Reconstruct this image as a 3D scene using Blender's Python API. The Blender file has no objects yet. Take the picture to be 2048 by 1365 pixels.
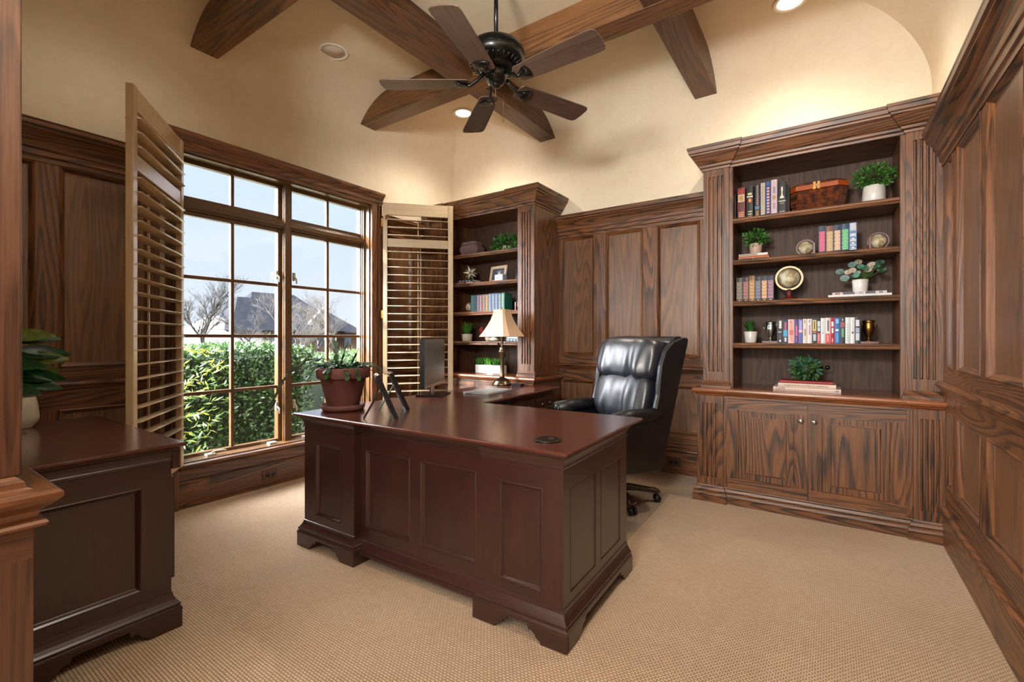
import bpy, bmesh, math, random
from mathutils import Vector, Matrix, noise as mnoise
R = math.radians
rnd = random.Random(7)
scene = bpy.context.scene
C = scene.collection

# ------------------------------------------------------------------ camera
cam_d = bpy.data.cameras.new('camera'); cam = bpy.data.objects.new('camera', cam_d); C.objects.link(cam)
cam.location = (0, 0, 1.196); cam.rotation_euler = (R(90), 0, R(34.43))
cam_d.sensor_width = 36; cam_d.lens = 925 / 2048 * 36; cam_d.shift_y = -7 / 2048
cam_d.clip_start = .02; cam_d.clip_end = 600
scene.camera = cam

# ------------------------------------------------------------------ world, sun, big lights, exposure
SUN = Vector((.371, .741, -.559)).normalized()          # direction the sunlight travels
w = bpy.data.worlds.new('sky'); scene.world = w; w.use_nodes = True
nt = w.node_tree; nt.nodes.clear()
def wn(t, **k):
    n = nt.nodes.new(t)
    for a, b in k.items(): setattr(n, a, b)
    return n
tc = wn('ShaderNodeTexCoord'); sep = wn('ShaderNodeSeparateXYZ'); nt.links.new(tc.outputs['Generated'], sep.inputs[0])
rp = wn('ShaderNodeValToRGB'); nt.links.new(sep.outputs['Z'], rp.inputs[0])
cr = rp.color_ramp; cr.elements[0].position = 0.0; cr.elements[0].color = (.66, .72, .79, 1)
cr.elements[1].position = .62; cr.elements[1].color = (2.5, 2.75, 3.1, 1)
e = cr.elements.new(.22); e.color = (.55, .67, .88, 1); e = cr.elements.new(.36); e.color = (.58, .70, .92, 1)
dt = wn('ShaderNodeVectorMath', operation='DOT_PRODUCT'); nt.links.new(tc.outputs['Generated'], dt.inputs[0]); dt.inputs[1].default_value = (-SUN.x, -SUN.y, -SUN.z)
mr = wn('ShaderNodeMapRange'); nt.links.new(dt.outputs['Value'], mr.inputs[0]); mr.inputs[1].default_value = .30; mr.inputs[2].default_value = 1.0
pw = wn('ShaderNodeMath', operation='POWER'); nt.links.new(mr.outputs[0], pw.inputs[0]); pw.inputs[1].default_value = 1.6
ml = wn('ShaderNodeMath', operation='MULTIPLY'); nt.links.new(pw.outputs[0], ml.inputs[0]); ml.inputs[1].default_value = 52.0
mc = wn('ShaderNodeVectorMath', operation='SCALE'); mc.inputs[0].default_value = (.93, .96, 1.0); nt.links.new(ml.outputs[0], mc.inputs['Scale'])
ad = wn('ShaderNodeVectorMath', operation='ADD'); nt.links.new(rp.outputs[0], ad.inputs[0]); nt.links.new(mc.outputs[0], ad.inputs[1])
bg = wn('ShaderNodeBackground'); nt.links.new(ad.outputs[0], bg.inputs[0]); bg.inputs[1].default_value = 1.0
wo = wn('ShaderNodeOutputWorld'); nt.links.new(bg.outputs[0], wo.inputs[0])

def light(kind, name, loc, energy, color=(1, 1, 1), rot=None, aim=None, **k):
    d = bpy.data.lights.new(name, kind); d.energy = energy; d.color = color
    o = bpy.data.objects.new(name, d); C.objects.link(o); o.location = loc
    if rot: o.rotation_euler = rot
    if aim is not None: o.rotation_euler = Vector(aim).to_track_quat('-Z', 'Y').to_euler()
    for a, b in k.items(): setattr(d, a, b)
    return o
light('SUN', 'sun', (-8, -8, 8), 11.0, (1, .93, .80), aim=SUN, angle=R(.6))
# added fill lights in the unseen hall behind the camera
light('AREA', 'hall_back_fill', (-.55, -3.3, 1.75), 105, (1, .98, .95), aim=(0, 1, .26), shape='RECTANGLE', size=2.4, size_y=2.0)  # added broad fill through the doorway, no window modelled there
light('AREA', 'hall_top_fill', (-.5, -1.5, 3.3), 16, (1, .92, .8), aim=(0, .15, -1), shape='RECTANGLE', size=1.6, size_y=1.2)  # added weak fill from above, no fixture behind it
light('AREA', 'hall_up_fill', (-.5, -1.0, 2.2), 115, (1, .97, .92), aim=(0, .75, .66), shape='DISK', size=.5)  # invented lamp, aimed up to brighten the room's ceiling
vs = scene.view_settings
vs.view_transform = 'Standard'; vs.look = 'None'; vs.exposure = 0.45; vs.gamma = 1.0; vs.use_curve_mapping = False
try:
    scene.cycles.max_bounces = 10; scene.cycles.diffuse_bounces = 5; scene.cycles.glossy_bounces = 4
    scene.cycles.transparent_max_bounces = 16; scene.cycles.transmission_bounces = 6
    scene.cycles.sample_clamp_indirect = 4.0; scene.cycles.caustics_reflective = False; scene.cycles.caustics_refractive = False
    scene.cycles.use_denoising = True
except Exception: pass

# ------------------------------------------------------------------ materials
class NT:
    def __init__(s, name):
        s.m = bpy.data.materials.new(name); s.m.use_nodes = True; s.t = s.m.node_tree
        s.b = s.t.nodes['Principled BSDF']
    def n(s, t, ins=None, **k):
        n = s.t.nodes.new(t)
        for a, b in k.items(): setattr(n, a, b)
        for a, b in (ins or {}).items():
            if hasattr(b, 'links') and hasattr(b, 'is_output'): s.t.links.new(b, n.inputs[a])
            else: n.inputs[a].default_value = b
        return n
    def link(s, a, b): s.t.links.new(a, b)
    def ramp(s, src, stops, interp='LINEAR'):
        n = s.t.nodes.new('ShaderNodeValToRGB'); s.t.links.new(src, n.inputs[0]); r = n.color_ramp; r.interpolation = interp
        while len(r.elements) > 1: r.elements.remove(r.elements[-1])
        r.elements[0].position = stops[0][0]; r.elements[0].color = col(stops[0][1])
        for p, c in stops[1:]:
            e = r.elements.new(p); e.color = col(c)
        return n.outputs[0]
    def mix(s, f, a, b, mode='MIX'):
        n = s.t.nodes.new('ShaderNodeMix'); n.data_type = 'RGBA'; n.blend_type = mode
        for i, v in ((0, f), (6, a), (7, b)):
            if hasattr(v, 'is_output'): s.t.links.new(v, n.inputs[i])
            elif i == 0: n.inputs[0].default_value = v
            else: n.inputs[i].default_value = col(v)
        return n.outputs[2]
    def math(s, op, a, b=0.0, c=0.0):
        n = s.t.nodes.new('ShaderNodeMath'); n.operation = op
        for i, v in enumerate((a, b, c)):
            if hasattr(v, 'is_output'): s.t.links.new(v, n.inputs[i])
            else: n.inputs[i].default_value = v
        return n.outputs[0]
    def bump(s, h, strength=.2, dist=.01):
        n = s.t.nodes.new('ShaderNodeBump'); n.inputs['Strength'].default_value = strength; n.inputs['Distance'].default_value = dist
        s.t.links.new(h, n.inputs['Height']); s.t.links.new(n.outputs[0], s.b.inputs['Normal'])
    def set(s, **k):
        for a, v in k.items():
            i = s.b.inputs[a.replace('_', ' ')]
            if hasattr(v, 'is_output'): s.t.links.new(v, i)
            else: i.default_value = v
    def coord(s, scale=(1, 1, 1), random=0.0, kind='Object'):
        tc = s.t.nodes.new('ShaderNodeTexCoord'); out = tc.outputs[kind]
        if random:
            oi = s.t.nodes.new('ShaderNodeObjectInfo')
            v = s.n('ShaderNodeVectorMath', {0: (7.3 * random, 5.1 * random, 9.7 * random)}, operation='SCALE'); s.t.links.new(oi.outputs['Random'], v.inputs['Scale'])
            ad = s.n('ShaderNodeVectorMath', {0: out, 1: v.outputs[0]}, operation='ADD'); out = ad.outputs[0]
        mp = s.n('ShaderNodeVectorMath', {0: out, 1: scale}, operation='MULTIPLY')
        return mp.outputs[0]
def col(c):
    if hasattr(c, 'is_output'): return c
    if isinstance(c, (int, float)): return (c, c, c, 1)
    c = tuple(c); return c if len(c) == 4 else c + (1,)
def srgb(r, g, b):
    f = lambda v: (v / 255 / 12.92) if v <= 10 else ((v / 255 + .055) / 1.055) ** 2.4
    return (f(r), f(g), f(b))
M = {}
def wood(name, axis, light_c, dark_c, line=.6, rough=.34, perp=5.5, along=.45, bands=22, pore=190, coat=.2, cr_=.22):
    t = NT(name)
    def sc(p, a): return tuple(a if i == axis else p for i in range(3))
    v = t.coord((1, 1, 1), .6)
    def nz(p, a, detail, dist=0.0, rough_=.5):
        m = t.n('ShaderNodeVectorMath', {0: v, 1: sc(p, a)}, operation='MULTIPLY')
        return t.n('ShaderNodeTexNoise', {'Vector': m.outputs[0], 'Scale': 1.0, 'Detail': detail, 'Distortion': dist, 'Roughness': rough_}).outputs['Fac']
    c = nz(perp, along, 1.5, .15)
    b = t.math('FRACT', t.math('MULTIPLY', c, bands))
    lines = t.ramp(b, [(0, 0.0), (.35, .12), (.72, .85), (.86, 1.0), (1.0, 0.05)])
    p = nz(pore, 5.0, 2.0)
    pr = t.ramp(p, [(.40, 0.0), (.62, 1.0)])
    big = nz(2.3, .6, 2.0)
    f = t.math('ADD', t.math('MULTIPLY', lines, line), t.math('MULTIPLY', pr, .42))
    f = t.math('MULTIPLY', f, t.math('ADD', t.math('MULTIPLY', big, .9), .45)); f = t.math('MINIMUM', f, 1.0)
    c1 = t.mix(t.ramp(big, [(.3, 0), (.7, 1)]), light_c, tuple(x * .72 for x in light_c[:3]))
    t.set(Base_Color=t.mix(f, c1, dark_c), Roughness=rough, Coat_Weight=coat, Coat_Roughness=cr_)
    t.bump(t.math('MULTIPLY', f, -1.0), .25, .0012)
    M[name] = t.m; return t.m
OAKL, OAKD = srgb(138, 87, 48), srgb(34, 20, 13)
for i, ax in enumerate('xyz'): wood('oak_' + ax, i, OAKL, OAKD, line=.75, rough=.42, coat=.32, cr_=.40)
for i, ax in enumerate('xyz'): wood('jamb_' + ax, i, srgb(92, 60, 44), srgb(44, 27, 20), coat=.3); wood('jambcap_' + ax, i, srgb(122, 76, 46), srgb(62, 36, 22), coat=.6)
wood('oakback_z', 2, srgb(92, 60, 38), srgb(38, 23, 15), rough=.6, coat=0)  # bookcase backs: shade inside the shelves put into a darker oak
for i, ax in enumerate('xyz'): wood('oakpanel_' + ax, i, srgb(136, 92, 56), srgb(58, 38, 26), line=.5, perp=4.0, along=.35, bands=22, rough=.40, coat=.9, cr_=.42)
for i, ax in enumerate('xyz'): wood('counter_' + ax, i, srgb(150, 88, 48), srgb(78, 42, 22), line=.45, rough=.24, coat=.5)
for i, ax in enumerate('xyz'): wood('cherry_' + ax, i, srgb(60, 31, 25), srgb(36, 19, 16), line=.18, rough=.33, perp=3, bands=6, coat=.4)
for i, ax in enumerate('xyz'): wood('desktop_' + ax, i, srgb(92, 46, 36), srgb(62, 30, 24), line=.2, rough=.22, perp=3, bands=6, coat=1.0)
for i, ax in enumerate('xyz'): wood('walnut_' + ax, i, srgb(118, 96, 84), srgb(70, 52, 44), line=.3, rough=.3, perp=9, bands=8, coat=.3)
for i, ax in enumerate('xyz'): wood('shutterwood_' + ax, i, srgb(210, 188, 156), srgb(168, 142, 108), line=.25, rough=.28, perp=6, bands=8, coat=.6)
for i, ax in enumerate('xyz'): wood('windowwood_' + ax, i, srgb(112, 80, 48), srgb(68, 46, 28), line=.3, rough=.3, perp=6, bands=8, coat=.4)
wood('beam_x', 0, srgb(134, 90, 52), srgb(56, 34, 20), line=.7, perp=3.6, along=.3, bands=22, rough=.45, coat=.1)
wood('beam_y', 1, srgb(112, 72, 44), srgb(52, 32, 20), line=.6, perp=3.6, along=.3, bands=22, rough=.45, coat=.1)

def plain(name, c, rough=.5, metal=0.0, coat=0.0, noise=0.0, nscale=30, bumpk=0.0, bscale=60, emis=None, sss=0.0, spec=None, dark=None):
    t = NT(name)
    if noise:
        nz = t.n('ShaderNodeTexNoise', {'Vector': t.coord((1, 1, 1), .5), 'Scale': nscale, 'Detail': 4.0}).outputs['Fac']
        c2 = dark or tuple(x * (1 - noise) for x in c[:3])
        t.set(Base_Color=t.mix(t.ramp(nz, [(.35, 0.0), (.65, 1.0)]), c, c2))
    else: t.set(Base_Color=col(c))
    if bumpk:
        nb = t.n('ShaderNodeTexNoise', {'Vector': t.coord(), 'Scale': bscale, 'Detail': 5.0}).outputs['Fac']; t.bump(nb, bumpk, .004)
    t.set(Roughness=rough, Metallic=metal, Coat_Weight=coat)
    if spec is not None: t.b.inputs['Specular IOR Level'].default_value = spec
    if emis: t.b.inputs['Emission Color'].default_value = col(emis[0]); t.b.inputs['Emission Strength'].default_value = emis[1]
    M[name] = t.m; return t.m
# plaster with soft trowel mottling
t = NT('plaster'); v = t.coord()
n1 = t.n('ShaderNodeTexNoise', {'Vector': v, 'Scale': 1.6, 'Detail': 5.0, 'Roughness': .6}).outputs['Fac']
n2 = t.n('ShaderNodeTexNoise', {'Vector': v, 'Scale': 9.0, 'Detail': 8.0, 'Distortion': 1.2, 'Roughness': .65}).outputs['Fac']
c = t.mix(t.ramp(n1, [(.3, 0), (.7, 1)]), srgb(230, 219, 197), srgb(221, 207, 181))
c = t.mix(t.ramp(n2, [(.48, 0), (.56, .10), (.62, 0)]), c, srgb(190, 166, 130))
t.set(Base_Color=c, Roughness=.75); t.bump(n2, .06, .010); M['plaster'] = t.m
# looped carpet
t = NT('carpet'); v = t.coord()
br = t.n('ShaderNodeTexBrick', {'Vector': v, 'Scale': 1.0, 'Brick Width': .0165, 'Row Height': .0108, 'Mortar Size': .0024, 'Mortar Smooth': 1.0, 'Bias': 0.0,
      'Color1': (1, 1, 1, 1), 'Color2': (.84, .84, .84, 1), 'Mortar': (0, 0, 0, 1)}, offset=.5, offset_frequency=2)
n1 = t.n('ShaderNodeTexNoise', {'Vector': v, 'Scale': 2.2, 'Detail': 3.0}).outputs['Fac']
n2 = t.n('ShaderNodeTexNoise', {'Vector': v, 'Scale': 260.0, 'Detail': 2.0}).outputs['Fac']
base = t.mix(t.ramp(n1, [(.3, 0), (.7, 1)]), srgb(212, 184, 154), srgb(202, 172, 140))
base = t.mix(t.ramp(n2, [(.35, 0), (.65, .35)]), base, srgb(172, 146, 116))
lum = t.n('ShaderNodeRGBToBW', {0: br.outputs['Color']}).outputs[0]
t.set(Base_Color=t.mix(lum, srgb(112, 88, 68), base), Roughness=.95); t.b.inputs['Specular IOR Level'].default_value = .15
t.b.inputs['Sheen Weight'].default_value = .25
t.bump(lum, .7, .004); M['carpet'] = t.m
# glass that passes light
def glassmat(name, tint=(1, 1, 1), fres=1.45, rough=0.0, base=0.0, milky=0.0):
    m = bpy.data.materials.new(name); m.use_nodes = True; n = m.node_tree; n.nodes.clear()
    tr = n.nodes.new('ShaderNodeBsdfTransparent'); tr.inputs[0].default_value = col(tint)
    gl = n.nodes.new('ShaderNodeBsdfGlossy'); gl.inputs['Roughness'].default_value = rough
    ge = n.nodes.new('ShaderNodeNewGeometry'); dp = n.nodes.new('ShaderNodeVectorMath'); dp.operation = 'DOT_PRODUCT'
    n.links.new(ge.outputs['Incoming'], dp.inputs[0]); n.links.new(ge.outputs['Normal'], dp.inputs[1])
    def mth(op, a, b=0.0):
        q = n.nodes.new('ShaderNodeMath'); q.operation = op
        for i, v in enumerate((a, b)):
            if hasattr(v, 'is_output'): n.links.new(v, q.inputs[i])
            else: q.inputs[i].default_value = v
        return q.outputs[0]
    k = mth('SUBTRACT', 1.0, mth('ABSOLUTE', dp.outputs['Value']))
    f = mth('ADD', mth('MULTIPLY', mth('POWER', k, 5.0), .7), .035)
    if base:
        a = n.nodes.new('ShaderNodeMath'); a.operation = 'ADD'; a.inputs[1].default_value = base; n.links.new(f, a.inputs[0]); f = a.outputs[0]
    if milky:
        df = n.nodes.new('ShaderNodeBsdfDiffuse'); df.inputs[0].default_value = col((.62, .52, .45)); m2 = n.nodes.new('ShaderNodeMixShader'); m2.inputs[0].default_value = milky
        n.links.new(tr.outputs[0], m2.inputs[1]); n.links.new(df.outputs[0], m2.inputs[2]); tr = m2
    mx = n.nodes.new('ShaderNodeMixShader'); n.links.new(f, mx.inputs[0]); n.links.new(tr.outputs[0], mx.inputs[1]); n.links.new(gl.outputs[0], mx.inputs[2])
    o = n.nodes.new('ShaderNodeOutputMaterial'); n.links.new(mx.outputs[0], o.inputs[0]); M[name] = m
glassmat('pane'); glassmat('clear_glass', (.93, .96, .95), base=.04); glassmat('mat_plastic', (.985, .975, .97), 1.5, .25, .0, .16)
plain('black', srgb(14, 14, 16), .35); plain('screen_black', srgb(16, 17, 20), .18, coat=.6); plain('screen', srgb(104, 106, 106), .34, coat=.2); plain('dark_metal', srgb(34, 33, 30), .3, .75, .2)
plain('fan_metal', srgb(26, 26, 25), .32, .5, .4, noise=.35, nscale=14)
plain('leather', srgb(30, 34, 44), .42, 0, 1.0, bumpk=.25, bscale=90); M['leather'].node_tree.nodes['Principled BSDF'].inputs['Coat Roughness'].default_value = .33
plain('leather_side', srgb(15, 16, 20), .42, 0, .1, bumpk=.3, bscale=110)
plain('chrome', srgb(205, 208, 212), .14, 1.0); plain('pewter', srgb(120, 104, 84), .28, 1.0); plain('brass', srgb(150, 112, 60), .3, 1.0, bumpk=.5, bscale=40)
plain('silver_metal', srgb(188, 194, 190), .25, 1.0, bumpk=.5, bscale=60); plain('laptop', srgb(205, 205, 212), .32, .6)
plain('frame_black', srgb(20, 22, 26), .22, 0, .5); plain('terracotta', srgb(98, 54, 46), .75, noise=.22, nscale=18, bumpk=.15)
plain('soil', srgb(40, 28, 20), .95, bumpk=.6); plain('white_ceramic', srgb(230, 226, 222), .3, 0, .3); plain('cream_ceramic', srgb(196, 188, 172), .6)
plain('blush_ceramic', srgb(196, 170, 156), .5); plain('white_paint', srgb(238, 232, 222), .5); plain('page', srgb(226, 218, 200), .8)
plain('grille', srgb(210, 200, 184), .7, bumpk=.4, bscale=300); plain('lamp_glow', (1, 1, 1), .5, emis=((1, .88, .68), 9.0))
plain('shade', srgb(214, 182, 150), .75, bumpk=.1, bscale=400)
plain('hardware', srgb(206, 200, 186), .4, .2); plain('plant_dark', srgb(22, 64, 30), .45, noise=.4, nscale=25)

# ------------------------------------------------------------------ mesh builder
class MB:
    def __init__(s): s.v = []; s.f = []; s.mi = []; s.mats = []; s.sm = []
    def m(s, name):
        if name not in s.mats: s.mats.append(name)
        return s.mats.index(name)
    def add(s, vs, fs, mat, smooth=False, T=None):
        b = len(s.v); k = s.m(mat)
        if T: vs = [T(*p) for p in vs]
        s.v += [tuple(p) for p in vs]
        for f in fs: s.f.append(tuple(b + i for i in f)); s.mi.append(k); s.sm.append(smooth)
        return s
    def box(s, x0, x1, y0, y1, z0, z1, mat, T=None):
        return s.add([(x0, y0, z0), (x1, y0, z0), (x1, y1, z0), (x0, y1, z0), (x0, y0, z1), (x1, y0, z1), (x1, y1, z1), (x0, y1, z1)],
              [(0, 3, 2, 1), (4, 5, 6, 7), (0, 1, 5, 4), (1, 2, 6, 5), (2, 3, 7, 6), (3, 0, 4, 7)], mat, False, T)
    def prism(s, poly, a0, a1, mat, T, smooth=False):
        """poly of (p, q); extruded a0..a1; T(p, q, a) -> xyz"""
        n = len(poly)
        vs = [(p, q, a0) for p, q in poly] + [(p, q, a1) for p, q in poly]
        fs = [tuple(range(n))[::-1], tuple(range(n, 2 * n))] + [(i, (i + 1) % n, n + (i + 1) % n, n + i) for i in range(n)]
        return s.add(vs, fs, mat, smooth, T)
    def lathe(s, prof, mat, c=(0, 0, 0), n=28, smooth=True, T=None, lobes=None):
        vs = []; fs = []
        for r, z in prof:
            for i in range(n):
                a = 2 * math.pi * i / n; rr = r * (lobes(a, z) if lobes else 1)
                vs.append((c[0] + rr * math.cos(a), c[1] + rr * math.sin(a), c[2] + z))
        for j in range(len(prof) - 1):
            for i in range(n):
                fs.append((j * n + i, j * n + (i + 1) % n, (j + 1) * n + (i + 1) % n, (j + 1) * n + i))
        if prof[0][0] > 1e-5: fs.append(tuple(range(n))[::-1])
        if prof[-1][0] > 1e-5: fs.append(tuple((len(prof) - 1) * n + i for i in range(n)))
        return s.add(vs, fs, mat, smooth, T)
    def tube(s, pts, r, mat, n=8, smooth=True, T=None, flat=1.0):
        pts = [Vector(p) for p in pts]; vs = []; fs = []
        for i, p in enumerate(pts):
            d = (pts[min(i + 1, len(pts) - 1)] - pts[max(i - 1, 0)]).normalized()
            up = Vector((0, 0, 1)) if abs(d.z) < .9 else Vector((1, 0, 0))
            a = d.cross(up).normalized(); b = a.cross(d)
            rr = r[i] if isinstance(r, (list, tuple)) else r
            for k in range(n):
                t = 2 * math.pi * k / n; vs.append(tuple(p + a * rr * math.cos(t) + b * rr * flat * math.sin(t)))
        for i in range(len(pts) - 1):
            for k in range(n): fs.append((i * n + k, i * n + (k + 1) % n, (i + 1) * n + (k + 1) % n, (i + 1) * n + k))
        fs.append(tuple(range(n))[::-1]); fs.append(tuple((len(pts) - 1) * n + k for k in range(n)))
        return s.add(vs, fs, mat, smooth, T)
    def sweep(s, path, prof, mats, closed=False, T=None, left=False):
        """mitred moulding: path of (x, y); prof of (out, z), out measured to the right of travel (left if asked)"""
        P = [Vector(p) for p in path]; n = len(P); dirs = []
        for i in range(n - (0 if closed else 1)): dirs.append((P[(i + 1) % n] - P[i]).normalized())
        nor = [Vector((d.y, -d.x)) * (-1 if left else 1) for d in dirs]
        vs = []
        for i in range(n):
            if closed: a, b = nor[i - 1], nor[i]
            else: a = nor[max(i - 1, 0)]; b = nor[min(i, n - 2)]
            m = (a + b); m = m / max(m.dot(a), .2) if m.length > 1e-6 else a
            for o, z in prof: vs.append((P[i].x + m.x * o, P[i].y + m.y * o, z))
        k = len(prof)
        for i in range(n if closed else n - 1):
            j = (i + 1) % n; d = dirs[i]
            mt = mats if isinstance(mats, str) else (mats[0] if abs(d.x) > abs(d.y) else mats[1])
            fs = [(i * k + q, j * k + q, j * k + q + 1, i * k + q + 1) for q in range(k - 1)]
            b0 = len(s.v)
            s.add(vs, fs, mt, False, T) if i == 0 else None
            if i: 
                base = b0 - 0
                s.f += [tuple(s._b + t for t in f) for f in fs]; s.mi += [s.m(mt)] * len(fs); s.sm += [False] * len(fs)
            else: s._b = b0
        if not closed:
            mt = mats if isinstance(mats, str) else mats[0]
            s.f += [tuple(s._b + q for q in range(k)), tuple(s._b + (n - 1) * k + q for q in range(k))[::-1]]; s.mi += [s.m(mt)] * 2; s.sm += [False] * 2
        return s
    def face_grid(s, u0, u1, v0, v1, holes, d, mats, T):
        """flat face at depth d with rectangular holes; mats (across u, along v): rails get mats[0], stiles mats[1]"""
        us = sorted({u0, u1, *[h[0] for h in holes], *[h[1] for h in holes]}); vv = sorted({v0, v1, *[h[2] for h in holes], *[h[3] for h in holes]})
        for j in range(len(vv) - 1):
            cv = (vv[j] + vv[j + 1]) / 2
            row = any(h[2] < cv < h[3] for h in holes); i = 0
            while i < len(us) - 1:
                cu = (us[i] + us[i + 1]) / 2
                if any(h[0] < cu < h[1] and h[2] < cv < h[3] for h in holes): i += 1; continue
                k = i
                while k + 1 < len(us) - 1 and not any(h[0] < (us[k + 1] + us[k + 2]) / 2 < h[1] and h[2] < cv < h[3] for h in holes) and not row: k += 1
                a, b = us[i], us[k + 1]
                s.add([(a, vv[j], d), (b, vv[j], d), (b, vv[j + 1], d), (a, vv[j + 1], d)], [(0, 1, 2, 3)], mats[1] if row else mats[0], False, T)
                i = k + 1
    def rings(s, h, steps, mats, field, T):
        """nested rectangular rings; steps [(inset, depth)]; field material closes it"""
        u0, u1, v0, v1 = h
        def rc(i, d): return [(u0 + i, v0 + i, d), (u1 - i, v0 + i, d), (u1 - i, v1 - i, d), (u0 + i, v1 - i, d)]
        for (i0, d0), (i1, d1) in zip(steps, steps[1:]):
            a, b = rc(i0, d0), rc(i1, d1)
            for k in range(4):
                q = (k + 1) % 4
                s.add([a[k], a[q], b[q], b[k]], [(0, 1, 2, 3)], mats[0] if k in (0, 2) else mats[1], False, T)
        s.add(rc(*steps[-1]), [(0, 1, 2, 3)], field, False, T)
    def build(s, name, parent=None, bevel=0, smooth_angle=None, sub=0, seg=2):
        me = bpy.data.meshes.new(name); me.from_pydata(s.v, [], s.f)
        for n in s.mats: me.materials.append(M[n])
        me.polygons.foreach_set('material_index', s.mi); me.polygons.foreach_set('use_smooth', s.sm)
        bm = bmesh.new(); bm.from_mesh(me); bmesh.ops.remove_doubles(bm, verts=bm.verts, dist=1e-5) if smooth_angle is None else None
        bmesh.ops.recalc_face_normals(bm, faces=bm.faces); bm.to_mesh(me); bm.free(); me.update()
        o = bpy.data.objects.new(name, me); C.objects.link(o)
        if parent: o.parent = parent
        if sub:
            m = o.modifiers.new('s', 'SUBSURF'); m.levels = m.render_levels = sub
        if bevel:
            m = o.modifiers.new('b', 'BEVEL'); m.width = bevel; m.segments = seg; m.limit_method = 'ANGLE'; m.angle_limit = R(40)
        return o
def empty(name, loc=(0, 0, 0), rz=0.0):
    o = bpy.data.objects.new(name, None); C.objects.link(o); o.location = loc; o.rotation_euler = (0, 0, rz); o.empty_display_size = .05; return o
def tag(o, label=None, cat=None, group=None, kind=None):
    if label: o['label'] = label
    if cat: o['category'] = cat
    if group: o['group'] = group
    if kind: o['kind'] = kind
    return o
def struct(o): o['kind'] = 'structure'; return o
def thing(name, label, cat, loc=(0, 0, 0), rz=0.0, group=None): return tag(empty(name, loc, rz), label, cat, group)
def copy_tree(o, parent=None):
    c = o.copy(); C.objects.link(c)
    if parent: c.parent = parent
    for ch in list(o.children): copy_tree(ch, c)
    return c
TX = lambda x0: (lambda u, v, d: (u, x0 - d, v))       # face on a wall of constant y, looking -y : u=x, v=z
TYL = lambda x0: (lambda u, v, d: (x0 + d, u, v))      # left wall, looking +x : u=y
TYR = lambda x0: (lambda u, v, d: (x0 - d, u, v))      # right wall, looking -x : u=y

# ------------------------------------------------------------------ room shell
XL, XR, YF, YB = -3.73, .575, .25, 4.19
mb = MB(); mb.box(-3.9, 2.6, -3.6, 4.35, -.12, 0, 'carpet'); struct(mb.build('floor'))
WY0, WY1, WZ0, WZ1 = 1.36, 2.965, .31, 2.50            # window opening
mb = MB()
mb.box(XL - .16, XL, YF - .5, WY0, 0, 3.5, 'plaster').box(XL - .16, XL, WY1, YB + .16, 0, 3.5, 'plaster')
mb.box(XL - .16, XL, WY0, WY1, 0, WZ0, 'plaster').box(XL - .16, XL, WY0, WY1, WZ1, 3.5, 'plaster'); struct(mb.build('wall_left'))
mb = MB(); mb.box(XL, XR, YB, YB + .16, 0, 3.5, 'plaster'); struct(mb.build('wall_back'))
mb = MB(); mb.box(XR, XR + .16, -.25, YB + .16, 0, 3.5, 'plaster'); struct(mb.build('wall_right'))
mb = MB(); mb.box(XL - .16, -1.64, -.22, YF - .03, 0, 3.5, 'plaster').box(-1.64, XR + .16, -.22, YF - .03, 3.1, 3.5, 'plaster'); struct(mb.build('wall_front'))
mb = MB(); mb.box(-3.2, -3.05, -3.6, -.22, 0, 3.5, 'plaster').box(2.45, 2.6, -3.6, -.22, 0, 3.5, 'plaster').box(-3.2, 2.6, -3.75, -3.6, 0, 3.5, 'plaster')
mb.box(.735, 2.6, -.25, -.1, 0, 3.5, 'plaster'); struct(mb.build('wall_hall'))
mb = MB(); mb.box(-3.2, 2.6, -3.75, -.22, 3.5, 3.6, 'plaster'); struct(mb.build('ceiling_hall'))
# coved ceiling
mb = MB(); N = 14; ra, rb, zt = .55, .52, 3.42
rings = []
for i in range(N + 1):
    a = math.pi / 2 * i / N; rings.append((ra * (1 - math.cos(a)), zt - rb + rb * math.sin(a)))
sides = [[], [], [], []]
for k in range(4):
    vs = []
    for s_, z in rings:
        q = [(XL + s_, YF + s_, z), (XR - s_, YF + s_, z), (XR - s_, YB - s_, z), (XL + s_, YB - s_, z)]
        a_, b_ = q[k], q[(k + 1) % 4]
        for t_ in range(13): vs.append(tuple(a_[m] + (b_[m] - a_[m]) * t_ / 12 for m in range(3)))
    fs = [(i * 13 + t_, i * 13 + t_ + 1, (i + 1) * 13 + t_ + 1, (i + 1) * 13 + t_) for i in range(N) for t_ in range(12)]
    mb.add(vs, fs, 'plaster', True)
mb.box(XL + ra - .002, XR - ra + .002, YF + ra - .002, YB - ra + .002, zt, zt + .05, 'plaster')
mb.box(XL - .16, XR + .16, YF - .4, YB + .16, 3.5, 3.6, 'plaster')
c_o = mb.build('ceiling', smooth_angle=1); struct(c_o)
# beams
BZ = 3.2
def beam(name_mat, b, label):
    m_ = MB(); m_.box(*b, name_mat); o = m_.build('ceiling_beam', bevel=.004)
    tag(o, label, 'beam', 'oak beams crossing the ceiling'); return o
beam('beam_x', (XL + .02, XR - .02, 1.373, 1.55, BZ, 3.44), 'dark oak ceiling beam ending above the left half of the window, nearest the doorway')
beam('beam_x', (XL + .02, XR - .02, 2.777, 2.947, BZ, 3.44), 'oak ceiling beam running behind the fan from the window wall to the right wall')
beam('beam_y', (-2.446, -2.274, YF + .02, YB - .02, BZ + .003, 3.44), 'oak ceiling beam ending on the back wall above the left bookcase')
beam('beam_y', (-.932, -.76, YF + .02, YB - .02, BZ + .003, 3.44), 'short-looking oak ceiling beam ending on the back wall above the right bookcase')

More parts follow.
